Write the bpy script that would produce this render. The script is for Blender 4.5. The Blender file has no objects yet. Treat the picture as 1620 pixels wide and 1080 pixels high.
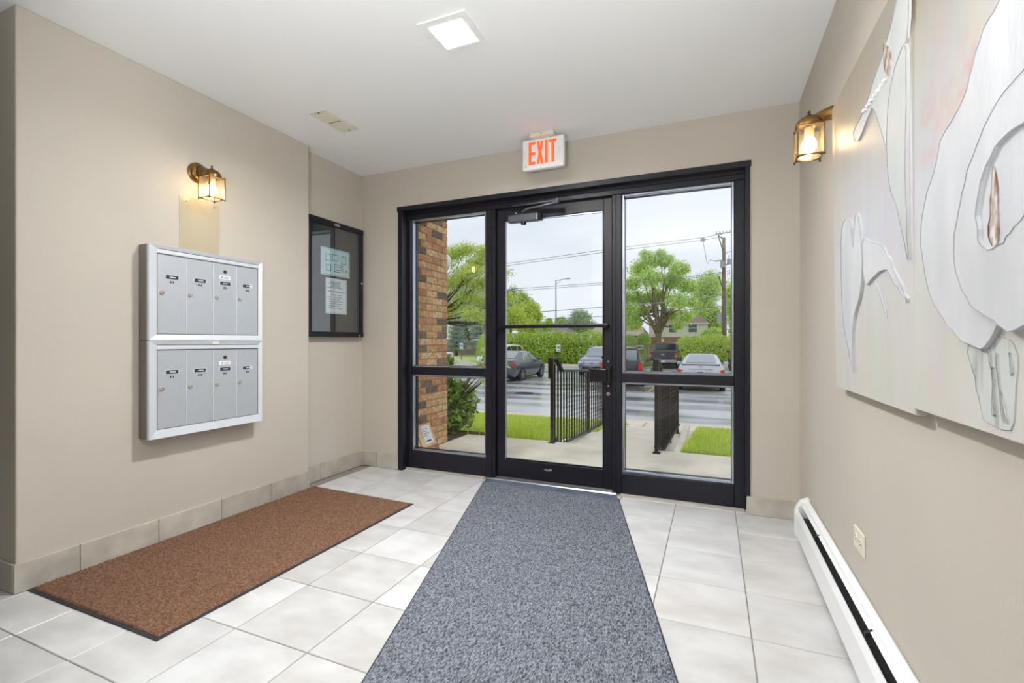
import bpy, bmesh, math, random
import numpy as np
from mathutils import Vector, Matrix
R = math.radians
SC = bpy.context.scene
COL = SC.collection

# ------------------------------------------------------------------ camera, sky, exposure
CAM_H, FPX, YAW = 1.043, 749.0, R(23.0)
cam_d = bpy.data.cameras.new('camera')
cam_d.sensor_width = 36.0
cam_d.lens = 36.0 * FPX / 1620.0
cam_d.clip_start, cam_d.clip_end = 0.03, 600
cam = bpy.data.objects.new('camera', cam_d)
cam.location = (0, 0, CAM_H)
cam.rotation_euler = (R(90), 0, YAW)
COL.objects.link(cam)
SC.camera = cam
SC.view_settings.view_transform = 'Standard'
SC.view_settings.look = 'None'
SC.view_settings.gamma = 1.0
SC.view_settings.exposure = 0.0
SC.view_settings.use_curve_mapping = False
SKY_STRENGTH = 1.32
LAMP_W = 78.0          # ceiling light by the mailboxes
SCONCE_W = 0.75
# added fill light beside the camera, aimed up to brighten ceiling and room
FILL_W = 100.0
fl = bpy.data.lights.new('ceiling_fill', 'AREA'); fl.shape = 'DISK'; fl.size = 0.6; fl.energy = FILL_W; fl.color = (0.92, 0.96, 1.0)
flo = bpy.data.objects.new('ceiling_fill', fl); COL.objects.link(flo); flo.location = (-0.45, -0.35, 1.18); flo.rotation_euler = (R(180), 0, 0)

world = bpy.data.worlds.new('overcast_sky')
SC.world = world
world.use_nodes = True
wn, wl = world.node_tree.nodes, world.node_tree.links
wn.clear()
w_tc = wn.new('ShaderNodeTexCoord')
w_map = wn.new('ShaderNodeMapping'); w_map.inputs['Scale'].default_value = (1.6, 1.6, 4.5)
w_noise = wn.new('ShaderNodeTexNoise'); w_noise.inputs['Scale'].default_value = 1.5
w_noise.inputs['Detail'].default_value = 5; w_noise.inputs['Roughness'].default_value = 0.45
w_ramp = wn.new('ShaderNodeValToRGB')
w_ramp.color_ramp.elements[0].position = 0.36; w_ramp.color_ramp.elements[0].color = (0.635, 0.665, 0.73, 1)
w_ramp.color_ramp.elements[1].position = 0.62; w_ramp.color_ramp.elements[1].color = (0.745, 0.765, 0.80, 1)
w_bg = wn.new('ShaderNodeBackground'); w_bg.inputs['Strength'].default_value = SKY_STRENGTH
w_out = wn.new('ShaderNodeOutputWorld')
wl.new(w_tc.outputs['Generated'], w_map.inputs['Vector']); wl.new(w_map.outputs[0], w_noise.inputs['Vector'])
wl.new(w_noise.outputs['Fac'], w_ramp.inputs[0]); wl.new(w_ramp.outputs[0], w_bg.inputs['Color'])
wl.new(w_bg.outputs[0], w_out.inputs[0])

# ------------------------------------------------------------------ measuring helpers
_c, _s = math.cos(YAW), math.sin(YAW)
def ray(px, py):
    a, b = (px - 810) / FPX, -(py - 540) / FPX
    return a * _c - _s, a * _s + _c, b
def at_y(px, py, Y):
    d = ray(px, py); t = Y / d[1]; return (d[0] * t, Y, CAM_H + d[2] * t)
def at_x(px, py, X):
    d = ray(px, py); t = X / d[0]; return (X, d[1] * t, CAM_H + d[2] * t)

# ------------------------------------------------------------------ materials
def lin(c):
    return tuple(((v / 255) / 12.92 if v / 255 <= 0.04045 else ((v / 255 + 0.055) / 1.055) ** 2.4) for v in c) + (1,)
MATS = {}
def mat(name, rgb=(200, 200, 200), rough=0.6, metal=0.0, rgb2=None, scale=20.0, stretch=(1, 1, 1), detail=4, lo=0.35, hi=0.65,
        bump=0.0, bscale=None, bdist=0.002, emit=None, estr=1.0, per_object=None, spec=0.5, transl=0.0, coat=0.0, per_island=None, rough2=None):
    m = bpy.data.materials.new(name); MATS[name] = m
    m.use_nodes = True
    n, l = m.node_tree.nodes, m.node_tree.links
    p = n['Principled BSDF']
    p.inputs['Base Color'].default_value = lin(rgb)
    p.inputs['Roughness'].default_value = rough
    p.inputs['Metallic'].default_value = metal
    p.inputs['Specular IOR Level'].default_value = spec
    p.inputs['Coat Weight'].default_value = coat
    m.diffuse_color = lin(rgb)
    colout = None
    tc = n.new('ShaderNodeTexCoord'); mp = n.new('ShaderNodeMapping'); mp.inputs['Scale'].default_value = stretch
    l.new(tc.outputs['Object'], mp.inputs['Vector'])
    oi = None
    vec = mp.outputs[0]
    if per_object is not None:            # every piece gets its own patch of grain
        oi = n.new('ShaderNodeObjectInfo')
        ad = n.new('ShaderNodeVectorMath'); ad.operation = 'ADD'
        ml = n.new('ShaderNodeMath'); ml.operation = 'MULTIPLY'; ml.inputs[1].default_value = 37.0
        l.new(oi.outputs['Random'], ml.inputs[0]); l.new(mp.outputs[0], ad.inputs[0]); l.new(ml.outputs[0], ad.inputs[1])
        vec = ad.outputs[0]
    if rgb2 is not None:
        t = n.new('ShaderNodeTexNoise'); t.inputs['Scale'].default_value = scale; t.inputs['Detail'].default_value = detail
        r = n.new('ShaderNodeValToRGB')
        r.color_ramp.elements[0].position = lo; r.color_ramp.elements[0].color = lin(rgb)
        r.color_ramp.elements[1].position = hi; r.color_ramp.elements[1].color = lin(rgb2)
        l.new(vec, t.inputs['Vector']); l.new(t.outputs['Fac'], r.inputs[0])
        colout = r.outputs[0]
        if rough2 is not None:
            mr = n.new('ShaderNodeMapRange'); mr.inputs['From Min'].default_value = lo; mr.inputs['From Max'].default_value = hi
            mr.inputs['To Min'].default_value = rough; mr.inputs['To Max'].default_value = rough2
            l.new(t.outputs['Fac'], mr.inputs['Value']); l.new(mr.outputs[0], p.inputs['Roughness'])
    pal = per_object or per_island
    if pal:
        if per_island:
            g = n.new('ShaderNodeNewGeometry'); src = g.outputs['Random Per Island']
        else:
            src = oi.outputs['Random']
        r2 = n.new('ShaderNodeValToRGB'); r2.color_ramp.interpolation = 'LINEAR' if per_island else 'CONSTANT'
        for i, cc in enumerate(pal):
            e = r2.color_ramp.elements[i] if i < 2 else r2.color_ramp.elements.new(i / len(pal))
            e.position = i / len(pal); e.color = lin(cc)
        l.new(src, r2.inputs[0])
        if colout is not None:
            mx = n.new('ShaderNodeMix'); mx.data_type = 'RGBA'; mx.blend_type = 'MULTIPLY'; mx.inputs[0].default_value = 1.0
            l.new(r2.outputs[0], mx.inputs[6]); l.new(colout, mx.inputs[7]); colout = mx.outputs[2]
        else:
            colout = r2.outputs[0]
    if colout is not None:
        l.new(colout, p.inputs['Base Color'])
    if bump:
        tb = n.new('ShaderNodeTexNoise'); tb.inputs['Scale'].default_value = bscale or scale; tb.inputs['Detail'].default_value = 6
        b = n.new('ShaderNodeBump'); b.inputs['Strength'].default_value = bump; b.inputs['Distance'].default_value = bdist
        l.new(vec, tb.inputs['Vector']); l.new(tb.outputs['Fac'], b.inputs['Height']); l.new(b.outputs[0], p.inputs['Normal'])
    if emit:
        p.inputs['Emission Color'].default_value = lin(emit); p.inputs['Emission Strength'].default_value = estr
    if transl:
        out = n['Material Output']
        tr = n.new('ShaderNodeBsdfTranslucent'); ms = n.new('ShaderNodeMixShader'); ms.inputs[0].default_value = transl
        if colout is not None: l.new(colout, tr.inputs['Color'])
        else: tr.inputs['Color'].default_value = lin(rgb)
        l.new(p.outputs[0], ms.inputs[1]); l.new(tr.outputs[0], ms.inputs[2]); l.new(ms.outputs[0], out.inputs['Surface'])
    return m
def glass(name, tint=(255, 255, 255), ior=1.5, boost=1.0, diffuse=0.0, dcol=(240, 235, 215)):
    m = bpy.data.materials.new(name); MATS[name] = m; m.use_nodes = True
    n, l = m.node_tree.nodes, m.node_tree.links; n.clear()
    o = n.new('ShaderNodeOutputMaterial'); t = n.new('ShaderNodeBsdfTransparent'); g = n.new('ShaderNodeBsdfGlossy')
    t.inputs['Color'].default_value = lin(tint); g.inputs['Roughness'].default_value = 0.01
    f = n.new('ShaderNodeFresnel'); f.inputs['IOR'].default_value = ior
    mm = n.new('ShaderNodeMath'); mm.operation = 'MULTIPLY'; mm.inputs[1].default_value = boost; mm.use_clamp = True
    x = n.new('ShaderNodeMixShader')
    ge = n.new('ShaderNodeNewGeometry'); iv = n.new('ShaderNodeMath'); iv.operation = 'SUBTRACT'; iv.inputs[0].default_value = 1.0
    ff = n.new('ShaderNodeMath'); ff.operation = 'MULTIPLY'           # only the face that is met first reflects
    l.new(ge.outputs['Backfacing'], iv.inputs[1]); l.new(f.outputs[0], ff.inputs[0]); l.new(iv.outputs[0], ff.inputs[1])
    l.new(ff.outputs[0], mm.inputs[0]); l.new(mm.outputs[0], x.inputs[0]); l.new(t.outputs[0], x.inputs[1]); l.new(g.outputs[0], x.inputs[2])
    last = x
    if diffuse:
        d = n.new('ShaderNodeBsdfDiffuse'); d.inputs['Color'].default_value = lin(dcol)
        y = n.new('ShaderNodeMixShader'); y.inputs[0].default_value = diffuse
        l.new(x.outputs[0], y.inputs[1]); l.new(d.outputs[0], y.inputs[2]); last = y
    l.new(last.outputs[0], o.inputs['Surface'])
    return m

mat('wall_paint', (200, 192, 180), 0.7, rgb2=(196, 188, 176), scale=1.5, bump=0.25, bscale=120, bdist=0.002, spec=0.25)
mat('ceiling_paint', (243, 243, 243), 0.9, bump=0.2, bscale=160, bdist=0.001, spec=0.1)
mat('grout', (150, 146, 140), 0.95, rgb2=(128, 124, 119), scale=30)
mat('floor_tile', (226, 226, 226), 0.34, rgb2=(207, 205, 203), scale=5, detail=8, stretch=(1.0, 1.6, 1), bump=0.35, bscale=9, bdist=0.004,
    per_object=[(240, 240, 240), (234, 233, 232), (244, 244, 244), (238, 236, 234), (231, 230, 229)], spec=0.45)
mat('base_tile', (218, 213, 205), 0.45, rgb2=(196, 189, 180), scale=9, detail=8, bump=0.3, bscale=12, bdist=0.003,
    per_object=[(230, 228, 224), (222, 219, 214), (238, 235, 230)])
mat('black_metal', (25, 23, 34), 0.42, rgb2=(19, 18, 27), scale=3, metal=0.0, spec=0.4)
mat('dark_metal', (36, 35, 40), 0.35, metal=0.6)
mat('glazing_bead', (176, 182, 196), 0.2, metal=0.9)  # bead colour lightened to paint in the sky reflected along the jambs
mat('aluminium', (190, 192, 196), 0.3, metal=0.85, rgb2=(170, 172, 176), scale=60, stretch=(1, 40, 1))
mat('closer_grey', (104, 106, 116), 0.35, metal=0.5)
mat('mail_door', (204, 208, 214), 0.42, metal=0.55, rgb2=(196, 200, 206), scale=25, stretch=(1, 30, 0.6))
mat('mail_frame', (224, 227, 234), 0.4, metal=0.35)
mat('mail_side_shaded', (132, 129, 121), 0.5, metal=0.3)  # casing metal darkened, painting in the shade on its sides
mat('black_plastic', (24, 25, 28), 0.5)
mat('label_dark', (46, 52, 66), 0.35)
mat('white_plastic', (243, 243, 242), 0.45)
mat('ivory_plastic', (226, 222, 206), 0.45)
mat('ink_white', (225, 225, 225), 0.6)
mat('ink_black', (40, 42, 50), 0.7)
mat('ink_blue', (40, 70, 150), 0.6)
mat('paper_white', (238, 238, 240), 0.85)
mat('paper_mint', (205, 228, 230), 0.85)
mat('sticker_orange', (235, 160, 70), 0.7)
mat('felt', (64, 62, 61), 0.95, rgb2=(84, 82, 80), scale=300)
mat('nickel', (214, 206, 194), 0.3, metal=0.8)
mat('brass', (150, 116, 66), 0.34, metal=0.9, rgb2=(104, 80, 44), scale=14)
mat('brass_dark', (84, 66, 40), 0.4, metal=0.8)
mat('bulb', (255, 240, 214), 0.5, emit=(255, 234, 200), estr=9.0)
mat('candle_sleeve', (240, 226, 190), 0.6)
glass('lamp_glass', (255, 250, 238), boost=1.3, diffuse=0.05)
glass('clear_glass', (250, 252, 253))
glass('board_glass', (246, 249, 250), ior=2.1, boost=1.3)
glass('clear_panel', (254, 252, 244), boost=0.6, diffuse=0.25, dcol=(226, 217, 200))
mat('diffuser', (255, 246, 226), 0.6, emit=(249, 251, 252), estr=1.6)
mat('exit_orange', (255, 96, 40), 0.5, emit=(255, 92, 44), estr=0.75)
mat('mat_pile', (148, 114, 92), 0.95, rgb2=(88, 63, 50), scale=130, detail=5, spec=0.1, lo=0.3, hi=0.7)
mat('mat_rubber', (46, 46, 50), 0.7)
mat('runner_carpet', (50, 54, 63), 0.95, rgb2=(150, 154, 163), scale=170, detail=3, stretch=(1.5, 0.55, 1), lo=0.34, hi=0.70, bump=0.15, bscale=300, bdist=0.002, spec=0.1)
mat('runner_vinyl', (116, 124, 140), 0.28, rgb2=(92, 99, 114), scale=6)
mat('heater_white', (240, 240, 240), 0.35)
mat('heater_dark', (30, 30, 32), 0.6)
mat('canvas_edge', (214, 208, 198), 0.8)
mat('impasto', (206, 206, 208), 0.55, rgb2=(194, 195, 198), scale=9, stretch=(1, 1, 0.35), bump=0.6, bscale=14, bdist=0.01)
mat('impasto_grey', (198, 199, 197), 0.55, rgb2=(186, 189, 188), scale=12, stretch=(1, 1, 0.25), bump=0.7, bscale=20, bdist=0.008)
mat('impasto_white', (250, 250, 250), 0.4)
mat('stem_paint', (196, 198, 195), 0.6, rgb2=(150, 154, 146), scale=45, stretch=(1, 1, 0.12), lo=0.55, hi=0.72, bump=0.6, bscale=40, bdist=0.004)
mat('umber_paint', (146, 118, 96), 0.7, rgb2=(208, 204, 200), scale=60, stretch=(1, 1, 0.5), bump=0.8, bscale=40, bdist=0.006, lo=0.4, hi=0.6)
# outdoors
mat('mortar', (176, 158, 128), 0.95, rgb2=(156, 138, 110), scale=30, bump=0.4, bscale=80)
mat('brick', (250, 250, 244), 0.9, rgb2=(196, 180, 164), scale=26, detail=8, lo=0.36, hi=0.7, bump=0.5, bscale=60, bdist=0.004,
    per_object=[(218, 176, 128), (208, 156, 114), (140, 120, 102), (226, 188, 142), (200, 146, 106), (214, 168, 124), (122, 106, 94), (220, 180, 136), (194, 138, 100), (228, 196, 156)])
mat('concrete', (238, 228, 209), 0.85, rgb2=(220, 210, 189), scale=3, detail=9, bump=0.3, bscale=150, bdist=0.002)
mat('concrete_pale', (238, 224, 205), 0.85, rgb2=(222, 208, 187), scale=4, detail=8)
mat('soil', (110, 92, 64), 0.95, rgb2=(70, 56, 40), scale=30)
mat('lawn_soil', (165, 169, 67), 0.95, rgb2=(133, 145, 54), scale=4)
mat('grass_blade', (202, 224, 86), 0.6, per_island=[(183, 208, 71), (228, 243, 96), (163, 188, 61), (238, 248, 121)], transl=0.3)
mat('far_grass', (194, 209, 117), 0.95, rgb2=(176, 196, 101), scale=1.2)
mat('asphalt', (216, 217, 220), 0.25, rgb2=(134, 132, 130), scale=0.8, detail=8, stretch=(0.22, 1, 1), lo=0.46, hi=0.66, rough2=0.06, bump=0.06, bscale=60, bdist=0.01, spec=0.6)  # base paled to paint in the sky's reflection on the wet ground
mat('leaf_litter', (128, 96, 58), 0.95, rgb2=(90, 66, 40), scale=20)
mat('yellow_paint', (196, 160, 70), 0.6, rgb2=(120, 108, 80), scale=5, lo=0.45, hi=0.7)
mat('railing_brown', (44, 34, 24), 0.45, rgb2=(32, 25, 19), scale=20, spec=0.35)
mat('cardboard', (224, 190, 148), 0.85, rgb2=(212, 176, 132), scale=12)
mat('cardboard_wet', (166, 120, 74), 0.8, rgb2=(128, 88, 52), scale=14)
mat('tape_grey', (120, 118, 116), 0.5)
mat('globe_white', (244, 244, 240), 0.35)
mat('conduit', (140, 136, 130), 0.5)
mat('bark', (142, 122, 98), 0.95, rgb2=(108, 92, 74), scale=10, stretch=(1, 1, 0.2))
mat('bark_dark', (70, 56, 42), 0.95)
def leaf_mat(name, *pal, transl=0.35):
    mat(name, pal[0], 0.55, per_island=list(pal), transl=transl, spec=0.3)
leaf_mat('leaf_lime', (202, 226, 87), (219, 234, 111), (184, 213, 75), (229, 234, 134))
leaf_mat('leaf_green', (199, 230, 124), (220, 244, 141), (180, 213, 107), (236, 250, 158))
leaf_mat('leaf_mid', (202, 224, 139), (218, 237, 157), (186, 210, 125), (230, 245, 170))
leaf_mat('leaf_grey', (178, 196, 158), (194, 209, 174), (165, 183, 145), (205, 218, 187))
leaf_mat('needle_blue', (161, 178, 165), (176, 191, 178), (147, 165, 154), (187, 200, 189))
leaf_mat('leaf_hedge', (186, 214, 89), (207, 232, 109), (163, 193, 76), (220, 232, 127))
leaf_mat('leaf_hedge_bright', (203, 230, 98), (220, 235, 119), (184, 215, 83), (225, 235, 136))
leaf_mat('leaf_dark', (114, 136, 62), (141, 169, 75), (97, 117, 55), (165, 196, 88))
mat('hedge_core', (92, 112, 50), 0.95, rgb2=(70, 88, 40), scale=8)  # dark green of the solid core inside each hedge
mat('siding', (226, 222, 212), 0.8, rgb2=(216, 212, 200), scale=2)
mat('roof_shingle', (150, 130, 120), 0.95, rgb2=(132, 114, 106), scale=6)
mat('roof_pink', (188, 164, 150), 0.95)
mat('roof_grey', (140, 138, 136), 0.95)
mat('house_brick', (164, 132, 110), 0.95, rgb2=(140, 110, 92), scale=10)
mat('window_dark', (96, 104, 112), 0.25)
mat('fence_wood', (152, 134, 116), 0.95, rgb2=(124, 108, 94), scale=6, stretch=(4, 1, 0.3))
mat('pole_wood', (142, 128, 104), 0.95, rgb2=(112, 100, 82), scale=4, stretch=(3, 3, 0.3))
mat('galvanised', (170, 172, 172), 0.5, metal=0.4)
mat('wire_black', (110, 112, 116), 0.7)
mat('insulator', (190, 190, 190), 0.4)
mat('sign_white', (232, 236, 242), 0.5)
mat('sign_green', (60, 110, 80), 0.5)
mat('car_grey', (92, 93, 98), 0.24, metal=0.4, coat=0.6)
mat('car_silver', (206, 208, 214), 0.24, metal=0.3, coat=0.6)
mat('car_white', (236, 238, 240), 0.25, coat=0.6)
mat('car_blue_grey', (134, 142, 156), 0.25, metal=0.4, coat=0.6)
mat('car_black', (44, 45, 48), 0.22, coat=0.7)
mat('car_charcoal', (70, 70, 74), 0.25, metal=0.3, coat=0.6)
mat('car_glass', (150, 158, 166), 0.06, spec=0.9, coat=0.5)
mat('car_glass_dark', (44, 48, 52), 0.06, spec=0.8)
mat('car_trim', (32, 32, 34), 0.5)
mat('tyre', (30, 30, 31), 0.8)
mat('rim', (176, 178, 182), 0.3, metal=0.7)
mat('tail_red', (214, 38, 30), 0.2, coat=0.6)
mat('lamp_clear', (226, 228, 230), 0.12, coat=0.8)
mat('chrome', (210, 212, 216), 0.15, metal=0.9)
mat('plate', (214, 222, 234), 0.4)

# ------------------------------------------------------------------ mesh helpers
ROOTLOC = {}
class MB:
    def __init__(self): self.v, self.f = [], []
    def add(self, vs, fs):
        k = len(self.v); self.v += [tuple(p) for p in vs]; self.f += [tuple(i + k for i in f) for f in fs]; return self
    def box(self, x0, x1, y0, y1, z0, z1, m=None):
        vs = [(x, y, z) for x in (x0, x1) for y in (y0, y1) for z in (z0, z1)]
        if m is not None: vs = [m @ Vector(p) for p in vs]
        return self.add(vs, [(0, 1, 3, 2), (4, 6, 7, 5), (0, 4, 5, 1), (2, 3, 7, 6), (0, 2, 6, 4), (1, 5, 7, 3)])
    def cyl(self, p0, p1, r0, r1=None, n=12, cap=True, phase=0.0):
        r1 = r0 if r1 is None else r1
        p0, p1 = Vector(p0), Vector(p1); d = (p1 - p0).normalized()
        a = d.orthogonal().normalized(); b = d.cross(a)
        vs = []
        for p, r in ((p0, r0), (p1, r1)):
            vs += [p + (a * math.cos(2 * math.pi * i / n + phase) + b * math.sin(2 * math.pi * i / n + phase)) * r for i in range(n)]
        fs = [(i, (i + 1) % n, n + (i + 1) % n, n + i) for i in range(n)]
        if cap: fs += [tuple(range(n - 1, -1, -1)), tuple(range(n, 2 * n))]
        return self.add(vs, fs)
    def tube(self, pts, r, n=8, cap=True):
        pts = [Vector(p) for p in pts]; rs = r if hasattr(r, '__len__') else [r] * len(pts)
        ref = None; vs = []
        for i, p in enumerate(pts):
            d = (pts[min(i + 1, len(pts) - 1)] - pts[max(i - 1, 0)]).normalized()
            if ref is None: ref = d.orthogonal().normalized()
            ref = (ref - d * ref.dot(d)).normalized(); b = d.cross(ref)
            vs += [p + (ref * math.cos(2 * math.pi * k / n) + b * math.sin(2 * math.pi * k / n)) * rs[i] for k in range(n)]
        fs = [(i * n + k, i * n + (k + 1) % n, (i + 1) * n + (k + 1) % n, (i + 1) * n + k) for i in range(len(pts) - 1) for k in range(n)]
        if cap: fs += [tuple(range(n - 1, -1, -1)), tuple((len(pts) - 1) * n + k for k in range(n))]
        return self.add(vs, fs)
    def lathe(self, prof, o=(0, 0, 0), axis=(0, 0, 1), n=20, cap=True):
        ax = Vector(axis).normalized(); a = ax.orthogonal().normalized(); b = ax.cross(a); o = Vector(o)
        vs = [o + ax * h + (a * math.cos(2 * math.pi * k / n) + b * math.sin(2 * math.pi * k / n)) * max(r, 1e-4) for r, h in prof for k in range(n)]
        fs = [(i * n + k, i * n + (k + 1) % n, (i + 1) * n + (k + 1) % n, (i + 1) * n + k) for i in range(len(prof) - 1) for k in range(n)]
        if cap: fs += [tuple(range(n - 1, -1, -1)), tuple((len(prof) - 1) * n + k for k in range(n))]
        return self.add(vs, fs)
    def prism(self, poly, d):                       # poly: planar loop of points, d: extrusion vector
        n = len(poly); d = Vector(d); vs = [Vector(p) for p in poly] + [Vector(p) + d for p in poly]
        return self.add(vs, [tuple(range(n - 1, -1, -1)), tuple(range(n, 2 * n))] + [(i, (i + 1) % n, n + (i + 1) % n, n + i) for i in range(n)])
    def build(self, name, m, parent=None, smooth=False, bevel=0.0, seg=1, label=None, kind=None, local=False):
        me = bpy.data.meshes.new(name)
        off = ROOTLOC.get(parent.name) if parent is not None and not local else None
        vs = self.v if off is None else [(p[0] - off[0], p[1] - off[1], p[2] - off[2]) for p in self.v]
        me.from_pydata(vs, [], self.f)
        bm = bmesh.new(); bm.from_mesh(me)
        bmesh.ops.recalc_face_normals(bm, faces=bm.faces)
        if bevel:
            bmesh.ops.bevel(bm, geom=[e for e in bm.edges if len(e.link_faces) == 2 and e.calc_face_angle(0) > 0.6], offset=bevel, segments=seg, affect='EDGES', profile=0.5)
        bm.to_mesh(me); bm.free()
        if smooth:
            me.shade_smooth()
            if smooth is not True:
                try: me.set_sharp_from_angle(angle=R(smooth))
                except Exception: pass
        return link(name, me, m, parent, label, kind)
def link(name, me, m, parent=None, label=None, kind=None):
    me.materials.clear(); me.materials.append(MATS[m] if isinstance(m, str) else m)
    o = bpy.data.objects.new(name, me); COL.objects.link(o)
    if parent is not None:
        o.parent = parent
        if parent.name in ROOTLOC: ROOTLOC[o.name] = ROOTLOC[parent.name]
    if label: o['label'] = label
    if kind: o['kind'] = kind
    return o
def tag(o, label, cat, group=None, kind=None):
    o['label'] = label; o['category'] = cat
    if group: o['group'] = group
    if kind: o['kind'] = kind
    return o
def thing(name, label, cat, loc=(0, 0, 0), world=True, rz=0.0, group=None):
    o = bpy.data.objects.new(name, None); COL.objects.link(o); o.location = loc; o.rotation_euler = (0, 0, rz)
    o.empty_display_size = 0.1
    if world: ROOTLOC[o.name] = tuple(loc)
    return tag(o, label, cat, group)
def struct_root(name, loc=(0, 0, 0)):
    o = bpy.data.objects.new(name, None); COL.objects.link(o); o.location = loc; o['kind'] = 'structure'
    ROOTLOC[o.name] = tuple(loc)
    return o
def B(x0, x1, y0, y1, z0, z1): return MB().box(x0, x1, y0, y1, z0, z1)
def from_np(name, v, f, m, parent=None, kind=None):
    me = bpy.data.meshes.new(name); n = len(f); k = f.shape[1]
    me.vertices.add(len(v)); me.vertices.foreach_set('co', np.asarray(v, np.float32).ravel())
    me.loops.add(n * k); me.loops.foreach_set('vertex_index', np.asarray(f, np.int32).ravel())
    me.polygons.add(n); me.polygons.foreach_set('loop_start', np.arange(0, n * k, k, dtype=np.int32))
    try: me.polygons.foreach_set('loop_total', np.full(n, k, np.int32))
    except Exception: pass
    me.update(calc_edges=True); me.validate()
    return link(name, me, m, parent, kind=kind)
def text_mesh(body, size, origin, xdir, zdir, depth, name, m, parent, align='LEFT'):
    cu = bpy.data.curves.new(name + '_curve', 'FONT'); cu.body = body; cu.size = size; cu.extrude = depth; cu.align_x = align
    cu.resolution_u = 2
    ob = bpy.data.objects.new(name + '_src', cu); COL.objects.link(ob)
    bpy.context.view_layer.update()
    me = bpy.data.meshes.new_from_object(ob.evaluated_get(bpy.context.evaluated_depsgraph_get()))
    bpy.data.objects.remove(ob); bpy.data.curves.remove(cu)
    xd, zd = Vector(xdir).normalized(), Vector(zdir).normalized(); nd = xd.cross(zd)
    off = Vector(ROOTLOC.get(parent.name, (0, 0, 0)))
    M = Matrix.Translation(Vector(origin) - off) @ Matrix((xd, zd, nd)).transposed().to_4x4()
    me.transform(M); me.name = name
    return link(name, me, m, parent)

# ------------------------------------------------------------------ room shell
XL, XR, XJ, YW, YJ, YO, ZC = -2.655, 0.465, -2.732, 3.19, 2.545, 1.0, 2.44
YB, XH = -2.6, -4.3
def structure(o): o['kind'] = 'structure'; return o
floor = structure(B(XH - .1, XR + .1, YB - .1, YW + .06, -0.12, -0.003).build('floor', 'grout'))
PX, PY = 0.345, 0.335
xs = [0.126 - PX * k for k in range(-1, 14)]; ys = [2.868 - PY * k for k in range(-2, 17)]
tile_me = {}
for i in range(len(xs) - 1):
    for j in range(len(ys) - 1):
        x1, x0, y1, y0 = xs[i] - .0022, xs[i + 1] + .0022, ys[j] - .0022, ys[j + 1] + .0022
        x1, x0, y1, y0 = min(x1, XR), max(x0, XH), min(y1, YW + .055), max(y0, YB)
        if x1 - x0 < .02 or y1 - y0 < .02: continue
        cx_, cy_ = (x0 + x1) / 2, (y0 + y1) / 2
        if cx_ < XL - .05 and cy_ > YJ + .01 and cx_ < XJ: continue
        if cx_ < XL - .18 and cy_ > YO: continue
        key = (round(x1 - x0, 3), round(y1 - y0, 3))
        if key not in tile_me:
            w, d = x1 - x0, y1 - y0
            o = B(-w / 2, w / 2, -d / 2, d / 2, -.008, 0).build('floor_tile', 'floor_tile', floor, bevel=.0018)
            tile_me[key] = o.data
        else:
            o = link('floor_tile', tile_me[key], 'floor_tile', floor)
        o.location = (cx_, cy_, 0)

ceiling = structure(B(XH - .1, XR + .1, YB - .1, YW + .2, ZC, ZC + .12).build('ceiling', 'ceiling_paint'))
wl_ = structure(B(XL - .3, XL, YO, YJ, 0, ZC).build('wall_left', 'wall_paint', bevel=.006, seg=2))
structure(B(XJ - .3, XJ, YJ - .02, YW + .16, 0, ZC).build('wall_recess', 'wall_paint'))
structure(B(XH, XL - .28, YO, YO + .3, 0, ZC).build('wall_hall', 'wall_paint'))
FX0, FX1, FZ = -2.345, 0.195, 2.118
mf = MB().box(XJ - .2, FX0, YW, YW + .16, 0, ZC).box(FX1, XR + .1, YW, YW + .16, 0, ZC).box(FX0, FX1, YW, YW + .16, FZ, ZC)
structure(mf.build('wall_front', 'wall_paint'))
structure(B(XR, XR + .16, YB, YW + .16, 0, ZC).build('wall_right', 'wall_paint'))
structure(B(XH, XR + .1, YB - .12, YB, 0, ZC).build('wall_rear', 'wall_paint'))
structure(B(XH - .12, XH, YB, YO + .2, 0, ZC).build('wall_far_left', 'wall_paint'))

structure(B(-1.62, -1.5, YB, .30, 0, ZC).build('wall_light_block', 'wall_paint'))  # unseen partition added to block the fill light from the hall wall

def base_run(name, p0, p1, joints, inward, z1=.122, t=.010):
    """ceramic base tiles along a wall: p0->p1 axis aligned, joints along it"""
    root = struct_root(name)
    horiz = abs(p0[1] - p1[1]) < 1e-6
    a, b = (p0[0], p1[0]) if horiz else (p0[1], p1[1])
    cuts = [a] + list(joints) + [b]
    fixed = p0[1] if horiz else p0[0]
    lo, hi = sorted((fixed, fixed + inward * t)); lo2, hi2 = sorted((fixed, fixed + inward * (t - .003)))
    def bx(s, e, l, h, z0, z1):
        return B(s, e, l, h, z0, z1) if horiz else B(l, h, s, e, z0, z1)
    bx(a + .003, b - .003, lo2, hi2, 0, z1 - .002).build('grout_backing', 'grout', root)
    for s, e in zip(cuts[:-1], cuts[1:]):
        bx(s + .002, e - .002, lo, hi, .002, z1).build('base_tile', 'base_tile', root, bevel=.0015)
    return root
base_run('baseboard_left', (XL, YO - .010), (XL, YJ), [1.213, 1.545, 1.885, 2.228], 1)
base_run('baseboard_hall', (XH, YO), (XL + .0, YO), [-4.05, -3.71, -3.37, -3.03], -1)
base_run('baseboard_recess', (XJ, YJ), (XJ, YW), [2.72, ], 1)
base_run('baseboard_front', (XJ + .01, YW), (FX0 - .012, YW), [-2.575], -1)
base_run('baseboard_corner', (FX1 - .01, YW), (XR, YW), [], -1, z1=.112)
base_run('baseboard_right', (XR, YB), (XR, -1.0), [-2.3, -1.96, -1.62, -1.28], -1)

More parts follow.
